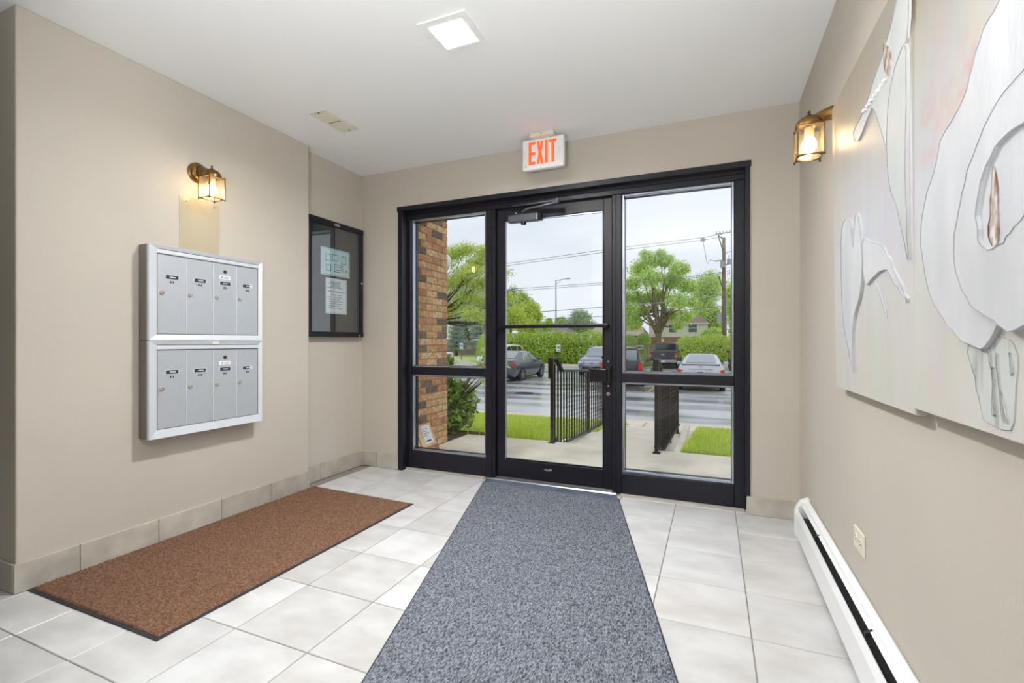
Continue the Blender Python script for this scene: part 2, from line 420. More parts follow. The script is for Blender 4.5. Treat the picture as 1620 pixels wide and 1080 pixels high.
# ------------------------------------------------------------------ storefront: casing, sidelights, door
YF, YG, YE = 3.25, 3.305, 3.35
tr = struct_root('trim_1', (0, YW, 0))
B(-2.358, -2.312, YW - .012, YF, .0, 2.098).build('casing_side', 'black_metal', tr, bevel=.002)
B(.178, .206, YW - .012, YF, .112, 2.098).build('casing_side', 'black_metal', tr, bevel=.002)
B(-2.366, .212, YW - .014, YF, 2.098, 2.134).build('casing_head', 'black_metal', tr, bevel=.002)
B(-2.33, .19, YF, YE, 2.045, 2.118).build('head_bar', 'black_metal', tr, bevel=.003)
B(-2.312, .178, YF - .012, YF, 2.078, 2.1).build('head_stop', 'black_metal', tr, bevel=.002)
B(-2.31, -1.6, YF - .03, YF + .04, -.002, .012).build('sill_sealant', 'base_tile', tr, bevel=.002)
B(-.575, .178, YF - .03, YF + .04, -.002, .012).build('sill_sealant', 'base_tile', tr, bevel=.002)

def sidelight(name, x0, x1, jl, jr, rail0, rail1):
    w = struct_root(name, ((x0 + x1) / 2, YF, 0))
    B(jl[0], jl[1], YF, YE, .005, 2.045).build('stile', 'black_metal', w, bevel=.003)
    B(jr[0], jr[1], YF, YE, .005, 2.045).build('stile', 'black_metal', w, bevel=.003)
    B(jl[1], jr[0], YF, YE, .010, .148).build('bottom_rail', 'black_metal', w, bevel=.003)
    B(jl[1], jr[0], YF, YE, rail0, rail1).build('mid_rail', 'black_metal', w, bevel=.003)
    a, b = jl[1], jr[0]; e = .016
    for z0, z1 in ((.148, rail0), (rail1, 2.045)):
        B(a, a + e, YF + .018, YG - .004, z0, z1).build('glazing_bead', 'glazing_bead', w, bevel=.003)
        B(b - e, b, YF + .018, YG - .004, z0, z1).build('glazing_bead', 'glazing_bead', w, bevel=.003)
        B(a + e, b - e, YF + .018, YG - .004, z0, z0 + e).build('glazing_bead', 'glazing_bead', w, bevel=.003)
        B(a + e, b - e, YF + .018, YG - .004, z1 - e, z1).build('glazing_bead', 'glazing_bead', w, bevel=.003)
        B(a + .004, b - .004, YG - .003, YG + .003, z0 + .003, z1 - .003).build('pane', 'clear_glass', w)
        mo = MB()
        for c in (a, b - e): mo.box(c, c + e, YG + .004, YE - .01, z0, z1)
        for c in (z0, z1 - e): mo.box(a + e, b - e, YG + .004, YE - .01, c, c + e)
        mo.build('outer_bead', 'black_metal', w)
    return w
sidelight('window_1', -2.31, -1.6, (-2.33, -2.284), (-1.6, -1.548), .775, .833)
sidelight('window_2', -.6, .178, (-.612, -.572), (.122, .19), .768, .824)

d = struct_root('door_1', (-1.08, 3.29, 0))
B(-1.548, -1.522, YF + .008, YE, .0, 2.045).build('door_frame', 'black_metal', d, bevel=.002)
B(-.636, -.612, YF + .008, YE, .0, 2.045).build('door_frame', 'black_metal', d, bevel=.002)
DY0, DY1 = 3.285, 3.33
B(-1.520, -1.456, DY0, DY1, .02, 2.038).build('hinge_stile', 'black_metal', d, bevel=.003)
B(-.700, -.640, DY0, DY1, .02, 2.038).build('lock_stile', 'black_metal', d, bevel=.003)
B(-1.456, -.700, DY0, DY1, 1.955, 2.038).build('top_rail', 'black_metal', d, bevel=.003)
B(-1.456, -.700, DY0, DY1, .02, .152).build('bottom_rail', 'black_metal', d, bevel=.003)
B(-1.462, -.694, 3.305, 3.311, .146, 1.961).build('glass_pane', 'clear_glass', d)
for x0, x1, z0, z1 in ((-1.456, -1.446, .152, 1.955), (-.71, -.7, .152, 1.955), (-1.446, -.71, .152, .162), (-1.446, -.71, 1.945, 1.955)):
    B(x0, x1, DY0 + .006, 3.304, z0, z1).build('glazing_bead', 'glazing_bead' if z0 > 1 or x0 < -1.45 else 'dark_metal', d, bevel=.002)  # left and top beads take the painted sky-reflection colour, the others stay dark
bar = MB(); bar.box(-1.503, -.66, 3.238, 3.254, 1.140, 1.166).build('push_bar', 'dark_metal', d, bevel=.006, seg=2)
for x in (-1.492, -.671):
    B(x - .011, x + .011, 3.25, 3.286, 1.143, 1.163).build('bar_bracket', 'dark_metal', d, bevel=.002)
# latch paddle
B(-.682, -.65, 3.255, 3.286, .75, .868).build('latch_housing', 'black_plastic', d, bevel=.004)
mp_ = MB().box(-.79, -.668, 3.226, 3.246, .766, .856); mp_.build('latch_paddle', 'dark_metal', d, bevel=.006, seg=2, label='black push paddle latch')
B(-.795, -.776, 3.222, 3.268, .76, .862).build('paddle_lip', 'black_plastic', d, bevel=.006, seg=2)
MB().cyl((-.668, 3.286, .68), (-.668, 3.278, .68), .012, n=16).build('lock_cylinder', 'nickel', d)
MB().cyl((-.668, 3.278, .68), (-.668, 3.276, .68), .004, n=8).build('keyhole', 'black_plastic', d)
for z in (.905, .735):
    MB().cyl((-.668, 3.286, z), (-.668, 3.282, z), .006, n=10).build('screw', 'nickel', d)
# outside pull handle
pts = [(-.715, 3.33, 1.15), (-.715, 3.37, 1.15), (-.715, 3.385, 1.13), (-.715, 3.385, .95), (-.715, 3.37, .93), (-.715, 3.33, .93)]
MB().tube(pts, .011, n=10).build('pull_handle', 'dark_metal', d, smooth=True)
# closer
MB().box(-1.41, -1.17, 3.235, 3.286, 1.925, 1.985).build('closer_body', 'closer_grey', d, bevel=.012, seg=3)
MB().box(-1.175, -1.145, 3.24, 3.286, 1.928, 1.982).build('closer_end_cap', 'dark_metal', d, bevel=.006)
MB().cyl((-1.29, 3.26, 1.925), (-1.29, 3.26, 1.908), .02, n=16).build('closer_pinion', 'dark_metal', d)
MB().tube([(-1.29, 3.25, 1.985), (-1.285, 3.24, 2.003), (-1.25, 3.23, 2.012), (-1.0, 3.165, 2.018)], .008, n=8).build('closer_arm', 'closer_grey', d, smooth=True)
MB().tube([(-1.0, 3.165, 2.03), (-1.19, 3.205, 2.038), (-1.385, 3.245, 2.05)], .007, n=8).build('closer_link', 'closer_grey', d, smooth=True)
MB().cyl((-1.0, 3.165, 2.008), (-1.0, 3.165, 2.042), .013, n=12).build('arm_pivot', 'closer_grey', d)
MB().box(-1.42, -1.36, 3.238, 3.262, 2.04, 2.062).build('arm_shoe', 'dark_metal', d, bevel=.004)
MB().cyl((-1.36, 3.286, 2.005), (-1.36, 3.282, 2.005), .006, n=10).build('screw', 'nickel', d)
# maker's oval
mo = MB(); mo.prism([(-1.108 + .030 * math.cos(t * math.pi / 8), DY0, .105 + .0085 * math.sin(t * math.pi / 8)) for t in range(16)], (0, -.0015, 0)); mo.build('maker_badge', 'ink_white', d)
mo = MB(); mo.prism([(-1.108 + .028 * math.cos(t * math.pi / 8), DY0 - .0015, .105 + .0070 * math.sin(t * math.pi / 8)) for t in range(16)], (0, -.0005, 0)); mo.build('badge_field', 'black_plastic', d)
text_mesh('Kawneer', .0115, (-1.108, DY0 - .0022, .1015), (1, 0, 0), (0, 0, 1), .0002, 'badge_letters', 'ink_white', d, 'CENTER')
# threshold
th = struct_root('trim_2', (-1.08, 3.28, 0))
MB().prism([(-1.585, 3.243, 0), (-1.585, 3.25, .008), (-1.585, 3.275, .014), (-1.585, 3.34, .014), (-1.585, 3.40, .0), (-1.585, 3.40, -.03), (-1.585, 3.243, -.03)], (.975, 0, 0)).build('threshold_plate', 'aluminium', th)
for k in range(4):
    B(-1.58, -.615, 3.282 + k * .011, 3.286 + k * .011, .013, .0165).build('threshold_ridge', 'aluminium', th)

# ------------------------------------------------------------------ left wall: mailboxes
XM = XL + .083
def mail_unit(label, z0, z1, dz0, dz1, sticker=False):
    r = thing('mailbox_unit', label, 'mailbox', (XL, 1.77, z0), group='apartment mailbox units')
    Y0, Y1 = 1.452, 2.090
    MB().box(XL, XM - .006, Y0 + .004, Y1 - .004, z0 + .001, z1 - .001).build('casing', 'mail_side_shaded', r, bevel=.002)
    iy0, iy1, iz0, iz1 = 1.493, 2.070, dz0 - .004, dz1 + .030
    xo, xi = XM, XM - .006
    O = [(Y0, z0 + .001), (Y1, z0 + .001), (Y1, z1 - .001), (Y0, z1 - .001)]
    I = [(iy0, iz0), (iy1, iz0), (iy1, iz1), (iy0, iz1)]
    for k in range(4):                                   # four mitred frame bars
        k2 = (k + 1) % 4
        a, b, c, e = O[k], O[k2], I[k2], I[k]
        m_ = MB()
        top = [(xo + .008, *a), (xo + .008, *b), (xi + .004, *c), (xi + .004, *e)]
        bot = [(xi - .004, *a), (xi - .004, *b), (xi - .004, *c), (xi - .004, *e)]
        m_.add(top + bot, [(0, 1, 2, 3), (7, 6, 5, 4), (0, 4, 5, 1), (1, 5, 6, 2), (2, 6, 7, 3), (3, 7, 4, 0)])
        m_.build('frame_bar', 'mail_frame', r, bevel=.0006)
    MB().box(xi - .004, xi + .007, iy0, iy1, dz1 + .006, iz1 - .004).build('hinge_bar', 'mail_frame', r, bevel=.003, seg=2)
    B(xi - .006, xi - .001, iy0, iy1, iz0, iz1).build('inner_back', 'black_plastic', r)
    cuts = [1.495, 1.638, 1.785, 1.926, 2.068]
    for k in range(4):
        y0, y1 = cuts[k] + .003, cuts[k + 1] - .003
        dr = MB().box(xi - .001, xi + .003, y0, y1, dz0, dz1).build('mailbox_door', 'mail_door', r, bevel=.001)
        if k < 3:
            B(xi - .001, xi + .006, cuts[k + 1] - .0028, cuts[k + 1] + .0012, dz0, dz1).build('divider', 'mail_frame', r)
        yc = (y0 + y1) / 2; zp = dz1 - .110; xf = xi + .003
        MB().box(xf, xf + .002, yc - .036, yc + .036, zp - .011, zp + .011).build('name_holder', 'mail_frame', dr, bevel=.0006)
        MB().box(xf + .0018, xf + .0028, yc - .031, yc + (.031 if k < 3 else .014), zp - .009, zp + .009).build('name_strip', 'label_dark', dr)
        t = MB()
        rnd = random.Random(k * 7 + int(z0 * 100))
        yy = yc - .012
        for _ in range(6):
            w = rnd.uniform(.0025, .005); t.box(xf + .0027, xf + .0031, yy, yy + w, zp - .003, zp + .003); yy += w + .001
        t.build('name_print', 'ink_white', dr)
        MB().box(xf, xf + .0018, yc - .010, yc + .010, zp - .030, zp - .020).build('number_chip', 'black_plastic', dr, bevel=.0004)
        t = MB().box(xf + .0017, xf + .0021, yc - .004, yc - .001, zp - .028, zp - .022).box(xf + .0017, xf + .0021, yc + .001, yc + .004, zp - .028, zp - .022)
        t.build('number_print', 'ink_white', dr)
        yl, zl = y0 + .019, dz1 - .193
        lk = MB().lathe([(.0115, 0), (.0115, .005), (.0095, .0075), (0, .0078)], (xf, yl, zl), (1, 0, 0), 20).build('door_lock', 'nickel', dr, smooth=40)
        MB().box(xf + .0076, xf + .0084, yl + .000, yl + .007, zl - .0012, zl + .0012).build('keyway', 'black_plastic', dr)
        if k == 2:
            zt = dz1 - .043
            MB().lathe([(.0105, 0), (.0105, .003), (.007, .0045), (0, .0045)], (xf, yc, zt), (1, 0, 0), 18).build('master_lock', 'black_plastic', dr, label='black and brass master lock')
            MB().lathe([(.0055, .0044), (.005, .006), (0, .006)], (xf, yc, zt), (1, 0, 0), 14).build('lock_core', 'brass', dr)
            zs = dz1 - .075
            MB().box(xf, xf + .0008, yc - .033, yc + .033, zs - .010, zs + .010).build('maker_label', 'paper_white', dr)
            MB().prism([(xf + .0009, yc - .026, zs - .005), (xf + .0009, yc - .018, zs - .005), (xf + .0009, yc - .012, zs + .005), (xf + .0009, yc - .016, zs + .005)], (.0004, 0, 0)).build('label_logo', 'ink_blue', dr)
            t = MB()
            for q in range(2): t.box(xf + .0008, xf + .0012, yc - .006, yc + .026 - q * .006, zs + .001 - q * .006, zs + .003 - q * .006)
            t.build('label_print', 'ink_blue', dr)
    if sticker:
        MB().box(XM + .0005, XM + .0062, 1.775, 1.815, z1 - .018, z1 - .006).build('small_sticker', 'ivory_plastic', r)
    return r
mail_unit('upper silver wall mailbox unit with four doors, under the clear panel', 1.049, 1.531, 1.083, 1.484)
mail_unit('lower silver wall mailbox unit with four doors and a small sticker', .553, 1.048, .600, .996, sticker=True)

# clear sheet on the wall above the mailboxes
r = thing('clear_panel', 'clear plastic panel screwed to wall above the mailboxes', 'panel', (XL, 1.763, 1.532))
B(XL + .001, XL + .005, 1.651, 1.876, 1.532, 1.836).build('sheet', 'clear_panel', r, bevel=.0008)
for y in (1.688, 1.842):
    MB().lathe([(.006, 0), (.006, .002), (.003, .004), (0, .004)], (XL + .005, y, 1.815), (1, 0, 0), 12).build('screw', 'nickel', r, smooth=True)

# ------------------------------------------------------------------ wall lanterns
def sconce(label, loc, rz):
    r = thing('wall_sconce', label, 'wall lamp', loc, world=False, rz=rz, group='brass wall lanterns')
    cx, h, hw = .118, .116, .044
    MB().lathe([(.057, 0), (.057, .006), (.050, .012), (.047, .012), (.044, .018), (.034, .024), (.028, .026), (0, .027)], (0, 0, .042), (1, 0, 0), 32).build('backplate', 'brass', r, smooth=35)
    MB().tube([(.020, 0, .044), (.045, 0, .046), (.070, 0, .040), (.095, 0, .026), (cx, 0, .012)], [.030, .026, .022, .024, .028], n=14).build('arm', 'brass', r, smooth=True)
    MB().lathe([(.047, .002), (.048, .008), (.045, .020), (.036, .034), (.022, .042), (.010, .045), (0, .046)], (cx, 0, 0), (0, 0, 1), 28).build('dome_cap', 'brass', r, smooth=35)
    MB().lathe([(.004, .044), (.011, .047), (.012, .049), (.004, .051), (.0035, .056), (.006, .060), (.0055, .064), (.002, .067), (0, .0675)], (cx, 0, 0), (0, 0, 1), 14).build('finial', 'brass_dark', r, smooth=35)
    def ring_plate(z0, z1, rad):
        n = 32; vs = []; 
        for z in (z0, z1):
            for k in range(n):
                a = 2 * math.pi * k / n; vs.append((cx + rad * math.cos(a), rad * math.sin(a), z))
            for k in range(n):
                a = 2 * math.pi * k / n; m = max(abs(math.cos(a)), abs(math.sin(a))); vs.append((cx + hw * math.cos(a) / m, hw * math.sin(a) / m, z))
        fs = []
        for k in range(n):
            k2 = (k + 1) % n
            fs += [(k, k2, n + k2, n + k), (2 * n + k, 3 * n + k, 3 * n + k2, 2 * n + k2), (k, 2 * n + k, 2 * n + k2, k2), (n + k, n + k2, 3 * n + k2, 3 * n + k)]
        return MB().add(vs, fs)
    ring_plate(-.002, .003, .030).build('top_frame', 'brass', r)
    ring_plate(-h, -h + .003, .040).build('bottom_frame', 'brass', r)
    for sx in (-1, 1):
        for sy in (-1, 1):
            MB().box(cx + sx * hw - .0025, cx + sx * hw + .0025, sy * hw - .0025, sy * hw + .0025, -h - .001, .004).build('corner_post', 'brass', r)
            p = MB().lathe([(.0015, 0), (.004, .002), (.004, .005), (.0015, .007)], (cx + sx * hw, sy * hw, -h - .008), (0, 0, 1), 10).build('corner_foot', 'brass_dark', r, smooth=True)
            MB().lathe([(.0015, 0), (.0035, .002), (.003, .004), (0, .006)], (cx + sx * hw, sy * hw, .004), (0, 0, 1), 10).build('corner_knob', 'brass_dark', r, smooth=True)
    e = hw - .0012
    B(cx + e - .001, cx + e + .001, -hw + .003, hw - .003, -h + .003, -.003).build('glass_pane', 'lamp_glass', r)
    B(cx - e - .001, cx - e + .001, -hw + .003, hw - .003, -h + .003, -.003).build('glass_pane', 'lamp_glass', r)
    B(cx - hw + .003, cx + hw - .003, e - .001, e + .001, -h + .003, -.003).build('glass_pane', 'lamp_glass', r)
    B(cx - hw + .003, cx + hw - .003, -e - .001, -e + .001, -h + .003, -.003).build('glass_pane', 'lamp_glass', r)
    MB().lathe([(.017, 0), (.017, -.022), (.015, -.034), (0, -.034)], (cx, 0, 0), (0, 0, 1), 20).build('bulb_socket', 'candle_sleeve', r, smooth=35)
    MB().lathe([(.012, -.034), (.020, -.046), (.0255, -.062), (.025, -.078), (.018, -.092), (.008, -.099), (0, -.1)], (cx, 0, 0), (0, 0, 1), 24).build('bulb', 'bulb', r, smooth=True)
    return r
MATS['bulb'].node_tree.nodes['Principled BSDF'].inputs['Emission Strength'].default_value = SCONCE_W / (math.pi * .0075)
sconce('lit brass lantern on left wall above the clear panel', (XL, 1.752, 1.942), 0)
sconce('lit brass lantern on right wall beside the white flower paintings', (XR, 2.165, 1.880), math.pi)

# ------------------------------------------------------------------ notice board in the recess
bx0, bx1 = XJ, XJ + .048
by0, by1, bz0, bz1 = 2.575, 3.150, 1.078, 1.966
r = thing('notice_board', 'black framed glazed notice board in the wall recess', 'notice board', (XJ, 2.86, bz0))
fw = .040
B(bx0, bx0 + .016, by0 + .01, by1 - .01, bz0 + .01, bz1 - .01).build('felt_back', 'felt', r)
B(bx0, bx1, by0, by0 + fw * .7, bz0, bz1).build('frame_side', 'black_metal', r, bevel=.004, seg=2)
B(bx0, bx1, by1 - fw, by1, bz0, bz1).build('frame_side', 'black_metal', r, bevel=.004, seg=2)
B(bx0, bx1 + .004, by0, by1, bz1 - fw, bz1).build('frame_top', 'black_metal', r, bevel=.004, seg=2)
B(bx0, bx1 + .004, by0, by1, bz0, bz0 + fw).build('frame_bottom', 'black_metal', r, bevel=.004, seg=2)
B(bx1 - .012, bx1 - .008, by0 + .02, by1 - .03, bz0 + .03, bz1 - .03).build('glass_door', 'board_glass', r)
lk = MB().lathe([(.008, 0), (.008, .004), (0, .005)], (bx1, by1 - .02, 1.522), (1, 0, 0), 14).build('door_lock', 'nickel', r, smooth=40)
MB().lathe([(.007, 0), (.007, .003), (0, .004)], (bx1 + .004, by1 - .05, bz0 + .012), (1, 0, 0), 14).build('bottom_lock', 'nickel', r, smooth=40)
B(bx1 + .004, bx1 + .0055, 2.82, 2.875, bz1 - .034, bz1 - .014).build('frame_label', 'aluminium', r)
xp = bx0 + .017
pl = thing('site_plan', 'mint green site plan sheet pinned on the notice board', 'paper', (xp, 2.87, 1.55))
B(xp, xp + .0015, 2.714, 3.022, 1.552, 1.762).build('sheet', 'paper_mint', pl)
t = MB()
def bldg(t, y, z, w, h_):
    for a in (0, 1):
        t.box(xp + .0015, xp + .002, y, y + w, z + a * h_, z + a * h_ + .004); t.box(xp + .0015, xp + .002, y + a * w, y + a * w + .004, z, z + h_ + .004)
for (y, z, w, h_) in ((2.76, 1.66, .05, .05), (2.83, 1.67, .06, .045), (2.93, 1.655, .045, .06), (2.77, 1.585, .045, .045), (2.85, 1.585, .09, .055), (2.865, 1.6, .06, .025)):
    bldg(t, y, z, w, h_)
t.build('plan_lines', 'ink_black', pl)
t = MB()
for k in range(14):
    t.box(xp + .0015, xp + .002, 2.73 + k * .02, 2.738 + k * .02, 1.752, 1.757); t.box(xp + .0015, xp + .002, 2.73 + k * .02, 2.738 + k * .02, 1.557, 1.562)
for k in range(9): t.box(xp + .0015, xp + .002, 3.008, 3.014, 1.575 + k * .02, 1.583 + k * .02)
t.build('plan_border', 'ink_black', pl)
MB().cyl((xp + .001, 2.985, 1.605), (xp + .0024, 2.985, 1.605), .012, n=14).build('marker_dot', 'sticker_orange', pl)
B(xp + .001, xp + .004, 3.012, 3.03, 1.75, 1.76).build('blue_pin', 'ink_blue', pl)
no = thing('information_notice', 'white printed information notice pinned below the site plan', 'paper', (xp, 2.87, 1.26))
B(xp, xp + .0015, 2.764, 2.988, 1.258, 1.533).build('sheet', 'paper_white', no)
text_mesh('RESIDENT INFORMATION', .0155, (xp + .0017, 2.874, 1.425), (0, 1, 0), (0, 0, 1), .0003, 'heading', 'ink_black', no, 'CENTER')
text_mesh('SECURITY / POLICE', .0135, (xp + .0017, 2.874, 1.400), (0, 1, 0), (0, 0, 1), .0003, 'heading', 'ink_black', no, 'CENTER')
t = MB(); rnd = random.Random(3)
for k in range(12):
    z = 1.505 - k * .0095 if k < 6 else 1.385 - (k - 6) * .017
    w = rnd.uniform(.05, .10); t.box(xp + .0015, xp + .0019, 2.874 - w, 2.874 + w * rnd.uniform(.4, 1), z, z + .0035)
t.build('text_lines', 'ink_black', no)
t = MB()
for k in range(11):
    t.box(xp + .0015, xp + .0019, 2.775 + k * .019, 2.78 + k * .019, 1.524, 1.528); t.box(xp + .0015, xp + .0019, 2.775 + k * .019, 2.78 + k * .019, 1.263, 1.267)
for k in range(12): t.box(xp + .0015, xp + .0019, 2.976, 2.980, 1.275 + k * .02, 1.283 + k * .02)
t.build('print_border', 'ink_black', no, kind='stuff')

# ------------------------------------------------------------------ ceiling fittings
lx0, lx1, ly0, ly1 = -1.200, -.963, 1.755, 1.992
def ceiling_light(label, dx, dy):
    r = thing('ceiling_light', label, 'ceiling light', (-1.08 + dx, 1.873 + dy, ZC))
    x0, x1, y0, y1 = lx0 + dx, lx1 + dx, ly0 + dy, ly1 + dy; b = .036
    m_ = MB()
    for a in ((x0, x1, y0, y0 + b), (x0, x1, y1 - b, y1), (x0, x0 + b, y0 + b, y1 - b), (x1 - b, x1, y0 + b, y1 - b)):
        m_.box(*a, ZC - .006, ZC + .0)
    m_.build('trim_frame', 'white_plastic', r)
    df = B(x0 + b, x1 - b, y0 + b, y1 - b, ZC - .004, ZC - .0005).build('diffuser', 'diffuser', r)
    n = 11; st = (x1 - x0 - 2 * b) / n; g = MB()
    for k in range(1, n):
        g.box(x0 + b + k * st - .0012, x0 + b + k * st + .0012, y0 + b, y1 - b, ZC - .006, ZC - .004)
        g.box(x0 + b, x1 - b, y0 + b + k * st - .0012, y0 + b + k * st + .0012, ZC - .006, ZC - .004)
    g.build('prism_grid', 'ivory_plastic', df, kind='stuff')
    return r
LAMP_AREA = (.237 - .072) ** 2
MATS['diffuser'].node_tree.nodes['Principled BSDF'].inputs['Emission Strength'].default_value = LAMP_W / (math.pi * LAMP_AREA)
ceiling_light('lit square ceiling light with white trim and gridded diffuser', 0, 0)
r = thing('ceiling_vent', 'cream rectangular ceiling vent plate above the mailboxes', 'vent', (-2.205, 2.32, ZC))
B(-2.275, -2.137, 2.175, 2.467, ZC - .008, ZC).build('plate', 'ivory_plastic', r, bevel=.002)
for y0, y1 in ((2.215, 2.315), (2.325, 2.425)):
    g = MB()
    for k in range(6): 
        yy = y0 + k * (y1 - y0) / 6
        g.box(-2.255, -2.157, yy + .002, yy + .012, ZC - .0105, ZC - .008)
    g.build('louvre_set', 'ivory_plastic', r, kind='stuff')
B(-2.25, -2.16, 2.317, 2.323, ZC - .0105, ZC - .008).build('centre_bar', 'conduit', r)
for y in (2.19, 2.452):
    MB().cyl((-2.206, y, ZC - .008), (-2.206, y, ZC - .011), .005, n=10).build('screw', 'dark_metal', r)

# EXIT sign
ex = thing('exit_sign', 'white ceiling hung EXIT sign with orange letters above the door', 'exit sign', (-1.05, 3.02, ZC))
MB().box(-1.135, -.965, 2.965, 3.075, ZC - .03, ZC).build('canopy', 'ivory_plastic', ex, bevel=.008, seg=2)
MB().cyl((-1.05, 2.965, ZC - .015), (-1.05, 2.962, ZC - .015), .004, n=8).build('canopy_screw', 'dark_metal', ex)
MB().box(-1.198, -.904, 3.0, 3.045, 2.204, 2.411).build('housing', 'white_plastic', ex, bevel=.012, seg=3)
def letter(polys, name):
    m_ = MB()
    for p in polys: m_.prism([(x, 3.0, z) for x, z in p], (0, -.003, 0))
    m_.build(name, 'exit_orange', ex)
LZ0, LZ1 = 2.236, 2.388
def rect(x0, x1, z0, z1): return [(x0, z0), (x1, z0), (x1, z1), (x0, z1)]
sw = .019
x = -1.150; zm = (LZ0 + LZ1) / 2
letter([rect(x, x + sw, LZ0, LZ1), rect(x + sw, x + .048, LZ1 - sw, LZ1), rect(x + sw, x + .048, LZ0, LZ0 + sw), rect(x + sw, x + .048, zm - .012, zm + .008)], 'letter')
x = -1.092
letter([[(x, LZ0), (x + .019, LZ0), (x + .0235, zm - .03), (x + .028, LZ0), (x + .047, LZ0), (x + .034, zm), (x + .047, LZ1), (x + .028, LZ1), (x + .0235, zm + .03), (x + .019, LZ1), (x, LZ1), (x + .013, zm)]], 'letter')
x = -1.034; letter([rect(x, x + .020, LZ0, LZ1)], 'letter')
x = -1.004; letter([rect(x + .016, x + .035, LZ0, LZ1 - sw), rect(x, x + .051, LZ1 - sw, LZ1)], 'letter')
for s_, xc in ((1, -.940), (-1, -1.172)):
    m_ = MB(); zc = 2.312
    for q in (1, -1):
        m_.prism([(xc + s_ * .014, 3.0, zc), (xc + s_ * .010, 3.0, zc), (xc - s_ * .008, 3.0, zc + q * .024), (xc - s_ * .004, 3.0, zc + q * .026)], (0, -.0015, 0))
    m_.build('chevron', 'ivory_plastic', ex)
MB().cyl((-1.172, 3.0, 2.228), (-1.172, 2.997, 2.228), .005, n=10).build('test_button', 'sticker_orange', ex)
MB().cyl((-1.172, 3.0, 2.242), (-1.172, 2.998, 2.242), .003, n=8).build('status_lamp', 'ink_black', ex)

# ------------------------------------------------------------------ floor mats
def mat_mesh(poly, z0, z1): return MB().prism([(x, y, z0) for x, y in poly], (0, 0, z1 - z0))
r = thing('entrance_mat', 'brown pile mat with black rubber edge on tiles below the mailboxes', 'mat', (-2.2, 1.8, 0))
P4 = [(-2.628, 1.045), (-1.795, 1.045), (-1.780, 2.530), (-2.620, 2.560)]
mat_mesh([(-2.640, 1.030), (-1.780, 1.032), (-1.766, 2.545), (-2.632, 2.575)], 0.0005, .004).build('rubber_edge', 'mat_rubber', r, bevel=.001)
rng = np.random.default_rng(5)
nu, nv = 200, 360
u, v = np.meshgrid(np.linspace(0, 1, nu), np.linspace(0, 1, nv), indexing='ij')
P4a = np.array(P4)
px = (1 - u) * (1 - v) * P4a[0, 0] + u * (1 - v) * P4a[1, 0] + u * v * P4a[2, 0] + (1 - u) * v * P4a[3, 0]
py = (1 - u) * (1 - v) * P4a[0, 1] + u * (1 - v) * P4a[1, 1] + u * v * P4a[2, 1] + (1 - u) * v * P4a[3, 1]
edge = np.minimum(np.minimum(u, 1 - u) * nu, np.minimum(v, 1 - v) * nv)
pz = np.where(edge < .5, .0035, .009 + rng.random((nu, nv)) * .006)
px = px + rng.normal(0, .0012, px.shape); py = py + rng.normal(0, .0012, py.shape)
idx = np.arange(nu * nv).reshape(nu, nv)
fq = np.stack([idx[:-1, :-1], idx[1:, :-1], idx[1:, 1:], idx[:-1, 1:]], -1).reshape(-1, 4)
vv = np.stack([px, py, pz], -1).reshape(-1, 3) - np.array([-2.2, 1.8, 0])
from_np('pile', vv, fq, 'mat_pile', r, kind='stuff')
r = thing('carpet_runner', 'long grey carpet runner leading to the glass door', 'runner', (-.7, 1.5, 0))
SL = .291
def rl(y): return -1.588 + SL * (3.235 - y)
def rr(y): return -.600 + SL * (3.235 - y)
mat_mesh([(rl(-.6), -.6), (rr(-.6), -.6), (rr(3.11), 3.11), (rl(3.12), 3.12)], .0008, .009).build('carpet', 'runner_carpet', r, bevel=.002)
mat_mesh([(rl(3.12), 3.12), (rr(3.11), 3.11), (-.600, 3.228), (-1.588, 3.238)], .0006, .004).build('vinyl_end', 'runner_vinyl', r, bevel=.001)
e_ = .006
for f_ in (rl, rr):
    sgn = -1 if f_ is rl else 1
    mat_mesh([(f_(-.6), -.6), (f_(-.6) + sgn * e_, -.6), (f_(3.16) + sgn * e_, 3.16), (f_(3.16), 3.16)], .0006, .0045).build('vinyl_edge', 'mat_rubber', r)

# ------------------------------------------------------------------ right wall: heater, outlet
r = thing('baseboard_heater', 'white baseboard heater along the right wall', 'heater', (XR, 1, 0))
HY0, HY1 = -1.0, 2.86
def hprof(pts, name, m_, y0=HY0, y1=HY1, **k):
    return MB().prism([(XR - dx, y0, z) for dx, z in pts], (0, y1 - y0, 0)).build(name, m_, r, **k)
hprof([(0, .012), (.004, .012), (.004, .205), (0, .205)], 'back_plate', 'heater_white')
hprof([(.052, .018), (.056, .018), (.066, .04), (.066, .142), (.056, .166), (.052, .164), (.061, .141), (.061, .042)], 'front_panel', 'heater_white')
hprof([(.004, .215), (.010, .218), (.028, .208), (.031, .202), (.027, .202), (.008, .210), (.004, .210)], 'top_cover', 'heater_white')
hprof([(.020, .191), (.036, .182), (.038, .185), (.022, .195)], 'damper', 'heater_white')
hprof([(.008, .05), (.05, .05), (.05, .13), (.008, .13)], 'fin_core', 'heater_dark', y1=HY1 - .02)
cap = [(0, .0), (.058, .0), (.068, .03), (.068, .150), (.058, .180), (.040, .208), (.012, .222), (0, .222)]
hprof(cap, 'end_cap', 'heater_white', y0=HY1, y1=HY1 + .045, bevel=.004, seg=2)
for y in (.9, 1.7, 2.45):
    hprof([(.03, .172), (.05, .164), (.05, .178), (.03, .190)], 'damper_clip', 'heater_dark', y0=y, y1=y + .012)
r = thing('wall_outlet', 'ivory power outlet on right wall above the heater', 'outlet', (XR, 1.958, .36))
B(XR - .006, XR, 1.897, 2.020, .324, .398).build('cover_plate', 'ivory_plastic', r, bevel=.002)
